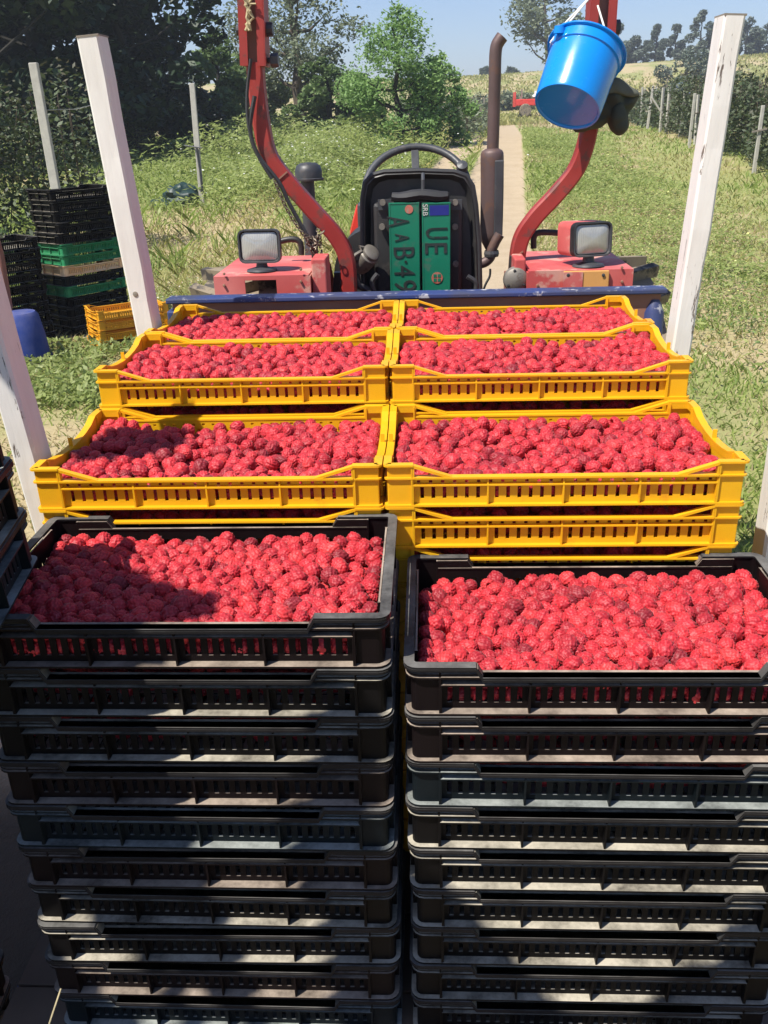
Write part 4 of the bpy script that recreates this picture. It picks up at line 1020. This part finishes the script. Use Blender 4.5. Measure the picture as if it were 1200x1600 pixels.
def glyph(ch, u, v, hpx, wpx, mat, name='letter'):      # upright text turned a quarter clockwise: its top points right
    me = text_mesh(ch, 1.0); co = np.array([v_.co[:] for v_ in me.vertices]); mn, mx = co.min(0), co.max(0)
    c_ = P(u, v, YP); k = float(P(u+1, v, YP)[0]-c_[0]); hh, ww = hpx*k, wpx*k
    for v_ in me.vertices:
        x = (v_.co.x-mn[0])/(mx[0]-mn[0])-.5; y = (v_.co.y-mn[1])/(mx[1]-mn[1])-.5
        v_.co = (c_[0]+y*hh, YP-.0016+v_.co.z, c_[2]-x*ww)
    me.transform(Matrix.Translation(-Vector(tc.location))); me.materials.clear(); me.materials.append(mat); me.update()
    o = inst('letters', me, seat); return o
pl1, a1_, b1_, rim1 = plate(607, 317, 657, 460, 'left half of the scratched green number plate'); obj('embossed_edge', K(rim1), PLATEG, seat)
pl2, a2_, b2_, rim2 = plate(659, 317, 704, 460, 'right half of the green number plate with blue band'); obj('embossed_edge', K(rim2), PLATEG, seat)
a = P(671,321,YP); b = P(703,336,YP); obj('blue_band', K(MB().box(a[0],b[0]-.003,YP-.0012,YP-.0002,b[2],a[2])), PLATEB, seat)
for ch, u, v, h, w_ in (('A',622,346,34,16),('A',628,371,22,12),('B',631,395,32,17),('.',634,409,4,4),('4',632,423,32,16),('9',633,446,34,16)): glyph(ch, u, v, h, w_, PLATET)
for ch, u, v, h, w_ in (('U',682,364,34,16),('E',681,388,34,16)): glyph(ch, u, v, h, w_, PLATET)
glyph('SRB', 664.5, 328, 8, 17, PLATEW)
# small round crest: pale ring with a quartered cross
c_ = P(683,434,YP); cr = MB(); k = .0017
cr.lathe([(.0,-.001),(.0165,-.001),(.0165,.0),(0,0)], 24, Matrix.Translation((c_[0],YP-.001,c_[2])) @ Matrix.Rotation(R_(-90),4,'X'))
crest = obj('round_crest', K(cr), PLATER, seat)
q_ = MB()
for sx in (-1,1):
    for sz in (-1,1): q_.box(c_[0]+sx*.0062-.0045, c_[0]+sx*.0062+.0045, YP-.003, YP-.0021, c_[2]+sz*.0062-.0045, c_[2]+sz*.0062+.0045)
obj('crest_quarter', K(q_), PLATEG, seat)
c_ = P(639,327,YP); obj('faded_emblem', K(MB().lathe([(0,-.001),(.012,-.001),(.012,0),(0,0)], 12, Matrix.Translation((c_[0],YP-.0006,c_[2])) @ Matrix.Rotation(R_(-90),4,'X'))), PLATER, seat)
# steering wheel
cw = Vector(P(651,295,3.2)); Rw = .174
Mw = Matrix.Translation(cw) @ Matrix.Rotation(R_(47),4,'X')
sw_ = MB(); pth = [Mw @ Vector((Rw*math.cos(2*math.pi*k/48), Rw*math.sin(2*math.pi*k/48), 0)) for k in range(49)]
st = tobj('steering_wheel', sw_.tube(pth, .0125, 10), DARKG, True)
for an in (92, 212, 332):
    p_ = Mw @ Vector((Rw*math.cos(R_(an)), Rw*math.sin(R_(an)), 0)); q_ = Mw @ Vector((.03*math.cos(R_(an)), .03*math.sin(R_(an)), -.05))
    tobj('spoke', MB().beam(p_, q_, .026, .01, (0,-.6,.8)), DARKG, bevel=.002, par=st)
tobj('hub', MB().lathe([(0,-.02),(.035,-.03),(.04,-.06),(.02,-.07),(.018,-.6)], 16, Mw), DARKG, True, par=st)
tobj('wheel_knob', MB().lathe([(0,.035),(.018,.03),(.02,.01),(.012,0)], 12, Mw @ Matrix.Translation((Rw*.88,Rw*.35,.01))), DARKG, True, par=st)
# hood, grille side and engine
hb = MB(); prof = []
xh0, xh1 = P(546,365,3.6)[0], P(752,365,3.6)[0]; zt_ = P(650,292,3.6)[2]; cx_ = (xh0+xh1)/2; hw = (xh1-xh0)/2
sec_ = [(-hw,.7),(-hw,zt_-.28),(-hw*.97,zt_-.16),(-hw*.86,zt_-.07),(-hw*.6,zt_-.015),(0,zt_),(hw*.6,zt_-.015),(hw*.86,zt_-.07),(hw*.97,zt_-.16),(hw,zt_-.28),(hw,.7)]
q = []; fs = []
for (yy, k) in ((3.55,1),(3.6,1.02),(4.6,.96),(4.68,.86)): q += [(cx_+x_*k, yy, z_ if z_ < .8 else .8+(z_-.8)*k) for x_, z_ in sec_]
n = len(sec_)
for i in range(3):
    for j in range(n-1): fs.append((i*n+j, i*n+j+1, (i+1)*n+j+1, (i+1)*n+j))
fs.append(tuple(range(n-1,-1,-1))); fs.append(tuple(3*n+k for k in range(n)))
tobj('hood', hb.add(q, fs), REDH, True)
a = P(735,345,3.3); tobj('dash_side', MB().box(P(560,380,3.3)[0], P(740,380,3.3)[0], 3.3, 3.53, .7, P(650,315,3.3)[2]), DARKG, bevel=.01)
tobj('transmission_housing', MB().box(-.16,.12,2.6,4.4,.45,.82), DARKG, bevel=.02)
tobj('front_axle', MB().box(-.45,.43,4.35,4.45,.33,.42), DARKG, bevel=.01)
for sx in (-1,1):
    Mx = Matrix.Translation((-.01+sx*.45,4.4,.3)) @ Matrix.Rotation(R_(90),4,'Y')
    tobj('front_wheel', MB().lathe([(.02,-.04),(.17,-.05),(.19,-.07),(.27,-.08),(.3,0),(.27,.08),(.19,.07),(.17,.05),(.02,.04)], 28, Mx), RUBBER, True)
# dark cowling left of the seat, with the grey filter can and lever
sw2 = ppath([(570,355),(548,368),(530,395),(524,430),(523,480)], 2.95, 5)
cw_ = MB(); q = []; fs = []
for p in sw2: q += [p+Vector((0,-.06,0)), p+Vector((0,.14,0)), Vector((P(575,400,2.95)[0], 3.09, p.z-.01)), Vector((P(575,400,2.95)[0], 2.89, p.z-.01))]
for i in range(len(sw2)-1):
    for k in range(4): fs.append((i*4+k, i*4+(k+1) % 4, (i+1)*4+(k+1) % 4, (i+1)*4+k))
fs.append((0,1,2,3)); tobj('cowling', cw_.add(q, fs), BLKM, True)
c_ = Vector(P(574,402,2.70)); ax = Vector((.5,-.45,.55)).normalized(); Mx = Matrix.Translation(c_) @ ax.to_track_quat('Z','Y').to_matrix().to_4x4()
fl = tobj('filter_can', MB().lathe([(0,-.05),(.026,-.048),(.03,-.03),(.03,.012),(.026,.016),(.026,.026),(.02,.03),(.008,.031),(0,.031)], 24, Mx), GREYM, True)
tobj('bracket_lever', MB().tube([P(548,410,2.68),P(556,398,2.68),P(566,392,2.68),P(562,386,2.68),P(572,388,2.69)], .006, 7), GREYM, True)
tobj('bracket_clip', MB().beam(P(552,408,2.69), P(563,398,2.69), .014, .01), GREYM, bevel=.002)
tobj('red_cap', lump(MB(), P(551,419,2.72), .022,.02,.03, 1.2, 14, .15), REDH, True)
tobj('hose', MB().tube(ppath([(556,428),(560,445),(572,452),(590,470)], 2.72), .011, 8), CABLE, True)
tobj('lower_linkage', MB().beam(P(528,425,2.7), P(531,500,2.7), .022, .03, (0,1,0)), BLKM)
tobj('lower_linkage', MB().beam(P(498,400,2.52), P(520,500,2.52), .016, .02, (0,1,0)), REDR)
tobj('lift_lever', MB().beam(P(799,400,2.5), P(792,470,2.5), .008, .02, (0,1,0)), BLKM)
# grab rails
for pts in ([(438,377),(452,374),(464,375),(470,382),(471,398)], [(874,364),(850,363),(838,365),(834,373),(834,388)]):
    tobj('grab_rail', MB().tube(ppath(pts, 2.62, 4), .0085, 10), BLKM, True)
# round cast boss right
c_ = P(806,437,2.40); a = P(788,424,2.41); b = P(833,470,2.41)
bs = tobj('boss_plate', MB().box(a[0],b[0],2.41,2.42,b[2],a[2]), BROWNM)
tobj('round_cap', MB().lathe([(0,.022),(.02,.021),(.03,.014),(.033,0),(.0,0)], 24, Matrix.Translation((c_[0],2.41,c_[2])) @ Matrix.Rotation(R_(90),4,'X')), GREYM, True, par=bs)
for an in (100, 215, 330):
    q_ = Vector((c_[0]+.024*math.cos(R_(an)), 2.392, c_[2]+.024*math.sin(R_(an)))); tobj('rivet', MB().lathe([(0,.004),(.004,.003),(.004,-.004)], 8, Matrix.Translation(q_) @ Matrix.Rotation(R_(90),4,'X')), BLKM, par=bs)
# exhaust
YE = 3.25
ex = tobj('exhaust_pipe', MB().tube(ppath([(769,262),(771,200),(773,130),(774,88),(776,72),(780,64),(785,57)], YE), [.0225]*49, 16) if False else MB().tube(ppath([(769,262),(771,200),(773,130),(774,88),(776,72),(780,64),(785,57)], YE), .02, 16), RUST, True)
mu = ppath([(769,232),(769,246),(769,300),(768,350),(767,372),(768,392)], YE, 4)
rr_ = [.022,.027,.034,.038]+[.039]*(len(mu)-9)+[.037,.032,.026,.021,.017]
tobj('muffler', MB().tube(mu, rr_[:len(mu)], 20), RUST, True, par=ex)
a = Vector(P(780,250,YE-.03)); b = Vector(P(778,368,YE-.03)); tobj('muffler_seam', MB().beam(a, b, .03, .03, (0,1,0)), DARKG, bevel=.004, par=ex)
tobj('outlet_pipe', MB().tube(ppath([(781,366),(774,378),(768,392),(766,402),(757,410),(742,413),(722,414)], YE-.06), .017, 12), RUST, True, par=ex)
tobj('pipe_clamp', MB().lathe([(.024,-.01),(.026,0),(.024,.01)], 14, Matrix.Translation(P(768,396,YE-.06))), DARKG, par=ex)
tobj('manifold_flange', MB().box(P(724,406,YE)[0],P(732,406,YE)[0],YE-.1,YE-.02,P(728,424,YE)[2],P(728,404,YE)[2]), DARKG, par=ex)
tobj('wire', MB().tube(ppath([(766,420),(765,432),(758,446),(750,470)], 2.95), .004, 6), CABLE, True)
# air intake with mushroom cap
c_ = Vector(P(483,330,3.0)); zt2 = P(483,282,3.0)[2]
ai = tobj('air_intake', MB().lathe([(.022,-.5),(.022,zt2-c_.z),(.0,zt2-c_.z)], 18, Matrix.Translation(c_)), DARKG, True)
cz = P(482,283,3.0)[2]; tobj('mushroom_cap', MB().lathe([(.022,.0),(.047,.002),(.048,.008),(.043,.01),(.043,.03),(.038,.045),(.026,.053),(0,.056)], 28, Matrix.Translation((P(482,270,3.0)[0],3.0,cz))), DARKG, True, par=ai)
# chain: hangs from the roll bar leg, ends in a bunch
ch = thing('steel_chain', 'rusty steel chain hanging from the left roll bar leg in a bunch', 'chain', tuple(P(430,284,YR-.05)))
def torus_link():
    mb = MB(); pts = []
    for k in range(15): a = 2*math.pi*k/14; pts.append((.0042*math.cos(a), 0, .0075*math.sin(a)))
    return mb.tube(pts, .0018, 6, False).mesh('link', CHAINM, True)
LK = torus_link()
cp = ppath([(430,284),(437,302),(447,324),(460,346),(474,366),(484,380)], YR-.05, 8)
L_ = [0]
for i in range(1, len(cp)): L_.append(L_[-1]+(cp[i]-cp[i-1]).length)
s = 0; k = 0
while s < L_[-1]:
    i = max(1, next(j for j in range(len(L_)) if L_[j] >= s)); f = (s-L_[i-1])/(L_[i]-L_[i-1]); p = cp[i-1].lerp(cp[i], f); d = (cp[i]-cp[i-1]).normalized()
    qn = d.to_track_quat('Z','Y') @ Matrix.Rotation(R_(90)*(k % 2)+.5, 3, 'Z').to_quaternion()
    inst('link', LK, ch, p-Vector(ch.location), qn.to_euler()); s += .0115; k += 1
bc = Vector(P(491,381,YR-.055))
for k in range(46):
    p = bc + Vector((rng.normal()*.013, rng.normal()*.008, rng.normal()*.014)); inst('link', LK, ch, p-Vector(ch.location), tuple(rng.uniform(0,6,3)))
for k in range(10):
    p = bc.lerp(Vector(P(501,470,YR-.05)), k/10); inst('link', LK, ch, p-Vector(ch.location), (0, .1, (k % 2)*1.57))
# twine in the hinge of the left leg
tw = MB(); base = [(388,48),(389,38),(390,28),(388,18),(387,8),(385,-4)]
for k in range(5):
    pts = [Vector(P(u+rng.normal()*1.6, v, YR-.045))+Vector((.006*math.sin(i*2+k), .004*math.cos(i*2+k), 0)) for i, (u, v) in enumerate(base)]
    tw.tube(pts, .0028, 6)
for (du, dv) in ((8,-6),(-7,-4),(12,4)): tw.tube([P(388,6,YR-.045), P(388+du,2+dv,YR-.05)], .0022, 5)
tag(obj('twine', tw, TWINE), 'bundle of straw coloured twine tied in the left roll bar hinge', 'twine')

# blue bucket hanging from the right roll bar
cb_ = Vector(P(886,168,2.36)); ct = Vector(P(917,84,2.44))
axu = (ct-cb_).normalized()
rh = Vector(ray(887,170)).normalized(); e_ = (Vector(Uv)*.33-Vector(Vv)*.94); e_ = (e_-rh*e_.dot(rh)).normalized()
ax = (rh*.58+e_*.815).normalized()
Hb = .158; Mb_ = Matrix.Translation(cb_) @ ax.to_track_quat('Z','X').to_matrix().to_4x4()
bk = thing('blue_bucket', 'shiny blue plastic bucket hanging tilted from the right roll bar leg', 'bucket', tuple(cb_))
BK = lambda mb: local(mb, bk)
r0, r1 = .079, .093
obj('shell', BK(MB().lathe([(0,.004),(r0-.006,.004),(r0-.004,0),(r0,.0),(r0+.002,.006),(r1-.008,Hb-.03),(r1-.004,Hb-.028),(r1-.003,Hb-.004),(r1+.004,Hb-.003),(r1+.005,Hb),(r1-.003,Hb),(r1-.007,Hb-.006),(r0,.008),(0,.008)], 56, Mb_)), BUCKET, bk, True)
for s in (-1, 1):
    c_ = Mb_ @ Vector((s*(r1+.002)*.9, -(r1)*.42*s, Hb-.016)); obj('handle_lug', BK(MB().lathe([(0,.012),(.012,.012),(.014,-.004)], 12, Matrix.Translation(c_))), BUCKET, bk, True)
hk = Vector(P(925,-8,2.50))
e1 = Mb_ @ Vector((0,0,0)); eL = Vector(P(860,66,2.42)); eR = Vector(P(950,62,2.42))
for off in (0, .006): obj('rope', BK(MB().tube([eL+Vector((off,0,-off)), Vector(P(885,34,2.45))+Vector((off*1.4,0,0)), hk], .0022, 6)), CORD, bk)
obj('rope', BK(MB().tube([Vector(P(934,9,2.49)), eR], .0024, 6)), CORD, bk)
obj('rope', BK(MB().tube([eL, Mb_ @ Vector((-r1*.6, -r1*.78, Hb)), Mb_ @ Vector((-(r1+.006), -.01, Hb-.012))], .0022, 6)), CORD, bk)

# dark olive cloth hat / glove behind the bucket: inflated outline with folds
def inflate(outline, Yc, thick, seed, amp=.012, nr=12):
    pts = [Vector(P(u, v, Yc)) for u, v in outline]; out = []
    N = len(pts)
    for i in range(N):
        p0_, p1_, p2_, p3_ = pts[i-1], pts[i], pts[(i+1) % N], pts[(i+2) % N]
        for k in range(4): s = k/4; out.append(.5*((2*p1_)+(p2_-p0_)*s+(2*p0_-5*p1_+4*p2_-p3_)*s*s+(-p0_+3*p1_-3*p2_+p3_)*s**3))
    c_ = sum(out, Vector())/len(out); n = len(out); q = []; fs = []
    for sd_ in (-1, 1):
        for i in range(nr):
            r = 1-i/nr
            for p in out:
                b = c_+(p-c_)*r; nz = noise.fractal(b*14+Vector((seed,0,0)), 1, 2, 3)*amp + abs(noise.noise(b*26+Vector((seed,9,0))))*amp*1.6
                q.append(b+Vector((0, sd_*(thick*math.sqrt(max(0, 1-r*r))+ (nz if r < 1 else 0)), 0)))
    for sdi in range(2):
        o = sdi*nr*n
        for i in range(nr-1):
            for k in range(n):
                f = (o+i*n+k, o+i*n+(k+1) % n, o+(i+1)*n+(k+1) % n, o+(i+1)*n+k); fs.append(f if sdi == 0 else f[::-1])
        fs.append(tuple(o+(nr-1)*n+k for k in range(n)))
    return MB().add(q, fs)
ht = thing('cloth_hat', 'crumpled dark olive cloth hat stuffed behind the blue bucket on the roll bar', 'hat', tuple(P(950,165,2.5)))
HT = lambda mb: local(mb, ht)
obj('crown', HT(inflate([(905,150),(930,128),(962,120),(984,134),(999,146),(990,166),(981,180),(983,196),(976,208),(966,212),(957,206),(950,192),(938,200),(922,203),(908,207),(897,205),(895,190)], 2.5, .035, 4.2)), OLIVE, ht, True)
obj('brim_fold', HT(inflate([(930,132),(962,121),(986,135),(998,147),(986,152),(966,148),(945,146),(934,152)], 2.465, .012, 8.2, .006)), simple('faded_olive_cloth', (.1,.105,.08), .9), ht, True)
obj('finger_fold', HT(inflate([(960,165),(972,160),(979,178),(981,196),(974,208),(965,210),(958,200),(955,182)], 2.462, .014, 2.2, .006)), OLIVE, ht, True)

# ------------------------------------------------------------------ stacked crates on the grass, blue tub, stake
GS = 'crates stacked on the grass at the left'
def gstack(u, v, rz, n, mats, labs, sc, lean=0, top_row='tall'):
    g = G(u, v); 
    for i in range(n):
        lab = labs(i); ms, mat = mats(i)
        c_ = Vector((LC/2*sc, DC/2*sc, 0)); Rm = Matrix.Rotation(rz, 3, 'Z')
        # the crate's front corner stands on the given ground point
        o = Rm @ Vector((-LC/2*sc, DC/2*sc, 0))
        o2 = Rm @ Vector((LC/2*sc, DC/2*sc, 0))
        pos = Vector(g) + o2 + Vector((rng.normal()*.006, rng.normal()*.006, i*.069*sc))
        place_crate(ms, mat, tuple(pos), (0,0,rz+rng.normal()*.01), lab, GS, 'stacked_crate', sc)
kinds = lambda i: (CB, BLACK) if i < 4 else (CB, GREENP) if i < 5 else (CB, BLACKB) if i < 6 else (CB, CREAMP) if i < 7 else (CB, GREENP) if i == 7 else (CB, GREENP) if i < 9 else (CB, BLACK)
def klab(i):
    c_ = 'black' if i < 4 else 'dark green' if i < 5 else 'black' if i < 6 else 'cream' if i < 7 else 'dark green' if i == 7 else 'bright green' if i < 9 else 'black'
    w = ['bottom','second lowest','third lowest','fourth lowest','fifth lowest','sixth lowest','only cream','crate right above the cream one, a','lower','upper','fifth from top','fourth from top','third from top','topmost','topmost'][i]
    return f'{w} {c_} crate of the tall mixed stack left of the white stake' if i != 7 else 'green crate right above the cream one in the tall mixed stack'
gstack(118, 528, R_(55), 14, kinds, klab, 1.2)
def llab(i): return f'{"top" if i == 9 else ORD[9-i]+" from top"} black crate of the stack cut by the left edge'
gstack(-20, 556, R_(52), 10, lambda i: (CB, BLACK), llab, 1.2)
def ylab(i): return f'{["bottom","second lowest","third lowest","top"][i]} yellow crate of the short pile on the grass beside the white stake'
gstack(160, 550, R_(36), 4, lambda i: (CY, YELLOWD), ylab, 1.15)
for u_, v_, lb, mt in ((62,505,'green crate lying behind the dark stack at the left edge', GREENP),):
    g = G(u_, v_); place_crate(CB, mt, (g[0]-.1, g[1]+.5, g[2]), (0,0,R_(24)), lb, GS, 'stacked_crate', 1.1)
# blue tub lying with its mouth down
g = G(38, 575); bt = thing('blue_tub', 'upturned blue plastic tub on the grass at the left edge', 'tub', tuple(g+np.array([-.02,.12,0])))
obj('shell', MB().lathe([(.19,0),(.19,.012),(.175,.014),(.16,.2),(.135,.36),(.115,.385),(0,.39)], 32), BLUEP, bt, True); obj('rim_band', MB().lathe([(.176,.05),(.184,.052),(.184,.064),(.174,.066)], 32), BLUEP, bt, True)
g = G(14, 565); mb = MB(); mb.tube([(0,0,-.05),tuple(Vector(P(12,478,float(g[1])))-Vector(g)), tuple(Vector(P(0,400,float(g[1])))-Vector(g)), tuple(Vector(P(-16,340,float(g[1])))-Vector(g))], [.035,.034,.03,.028], 10)
r = thing('leaning_pole', 'short reddish brown wooden pole leaning behind the left white stake', 'pole', tuple(g)); obj('shaft', mb, BROWNW, r, True)
# crooked pile of empty black crates resting on the left end of the front left stack
base = Vector((-.488, .89, 1.6-.5163+.004)); tilt = Matrix.Rotation(R_(-3.4), 4, 'Y'); Rz = Matrix.Rotation(R_(9), 4, 'Z')
for i in range(3):
    M4 = Matrix.Translation(base) @ tilt @ Rz @ Matrix.Translation((-LC/2, -.0, i*.0692)) 
    r = place_crate(CB, BLACKB if i % 2 == 0 else BLACK, (0,0,0), (0,0,0), ['lowest','middle','topmost'][i]+' black crate of the tilted empty pile at the left edge', 'tilted pile of empty black crates', 'empty_black_crate')
    r.matrix_world = M4
for i in range(15):      # the pile's other end stands on a tower of empties beside the trailer
    place_crate(CB, BLACK if i % 3 else BLACKC, (-.985+rng.normal()*.002, .93+rng.normal()*.002, .005+i*.0692), (0,0,R_(6)+rng.normal()*.006),
                'empty black crate in the tower beside the trailer under the tilted pile', 'tower of empty black crates beside the trailer', 'empty_black_crate')
# straw on the ground
tag(obj('straw', MB().tube([P(95,1545,.8), P(86,1572,.78), P(76,1602,.76)], .0012, 5), TWINE), 'single pale straw beside the foot of the front left stack', 'straw')

# ------------------------------------------------------------------ added unseen tree, its leaves laid out to shade the crates
tw_ = thing('added_shade_tree', 'added unseen tree whose leaves are laid out to shade the crates', 'tree', (-3.4, -2.9, 0))
mb = MB(); mb.tube([(0,0,-.1),(.05,.05,1.2),(.1,.0,2.4),(.3,.2,3.6)], [.22,.19,.16,.1], 12)
boughs = [[(.08,.02,2.0),(.8,.9,2.6),(1.5,2.1,2.75),(2.05,3.0,2.6)], [(.1,0,2.3),(.5,.7,3.1),(.8,1.1,3.6),(1.0,1.4,4.1)], [(.2,.1,3.0),(1.0,-.6,3.8),(1.6,-1.0,4.4)], [(.1,.1,2.6),(-.9,.6,3.5),(-1.5,.9,4.1)]]
for b_ in boughs: mb.tube(b_, [.09,.065,.045,.015], 8)
obj('trunk', mb, BARK, tw_, True)
S3 = np.array(sd)
def fill(poly, plane, n, t0, t1):  # sets leaves along the sun rays so the outlined area falls in shade
    pl = np.array(poly, float); mn, mx = pl.min(0), pl.max(0); out = []
    while len(out) < n:
        u, v = rng.uniform(mn[0], mx[0]), rng.uniform(mn[1], mx[1]); c_ = False; j = len(pl)-1
        for i in range(len(pl)):
            if (pl[i,1] > v) != (pl[j,1] > v) and u < (pl[j,0]-pl[i,0])*(v-pl[i,1])/(pl[j,1]-pl[i,1])+pl[i,0]: c_ = not c_
            j = i
        if c_: p_ = plane(u, v); out.append(p_+S3*((t0-p_[2])/S3[2]+rng.uniform(0, t1)))
    return out
front = lambda u, v: P(u, v, .876)
C = []
C += fill([(-60,960),(95,1010),(145,1045),(210,1130),(225,1200),(262,1290),(305,1380),(335,1440),(362,1510),(390,1600),(380,1590),(300,1520),(190,1460),(110,1400),(60,1355),(-60,1310)], front, 9000, 2.0, .3)
C += fill([(512,1095),(590,1115),(560,1150),(556,1250),(575,1330),(630,1410),(700,1440),(720,1510),(760,1600),(640,1620),(600,1560),(530,1600),(515,1400),(470,1380),(462,1300),(500,1220)], front, 5000, 2.0, .3)
C += fill([(1215,1420),(1150,1455),(1130,1515),(1060,1540),(1030,1575),(1020,1620),(1300,1640),(1300,1400)], front, 3000, 2.0, .3)
C += fill([(-60,1400),(20,1420),(75,1480),(130,1540),(200,1600),(220,1660),(-60,1660)], front, 3000, 2.0, .3)
C += fill([(50,885),(190,885),(235,912),(325,930),(310,950),(222,958),(195,985),(50,990)], lambda u, v: PZ(u, v, 1.07), 3200, 2.0, .3)
C += fill([(120,700),(165,665),(280,660),(265,685),(150,710)], lambda u, v: PZ(u, v, 1.15), 1800, 2.1, .3)
C += fill([(-160,760),(10,760),(50,950),(0,980),(-160,1000)], lambda u, v: PZ(u, v, 1.35), 2000, 2.2, .3)
C += fill([(-150,960),(-10,980),(30,1280),(110,1660),(-200,1660)], lambda u, v: PZ(u, v, .15), 16000, 2.1, .5)
C += list(clumps([(-3.0,-2.6,4.6),(-4.4,-2.2,4.4),(-2.0,-3.5,4.7),(-3.4,-3.6,5.2),(-4.6,-3.6,4.0)], [.9,.8,.8,.9,.8], 5000, .3))
C = np.array(C)-np.array(tw_.location)
me = leaf_mesh('crown', C, .034, L_MID, .8, .7); inst('crown', me, tw_)

# ------------------------------------------------------------------ summer haze
hz = bpy.data.materials.new('haze'); hz.use_nodes = True; hn = hz.node_tree; hn.nodes.remove(hn.nodes['Principled BSDF'])
pv = hn.nodes.new('ShaderNodeVolumePrincipled'); pv.inputs['Density'].default_value = .0013; pv.inputs['Color'].default_value = (.86,.92,1,1); pv.inputs['Anisotropy'].default_value = .2
hn.links.new(pv.outputs[0], hn.nodes['Material Output'].inputs['Volume'])
tag(obj('haze', MB().box(-290, 350, -70, 930, -1.2, 26), hz), kind='stuff')
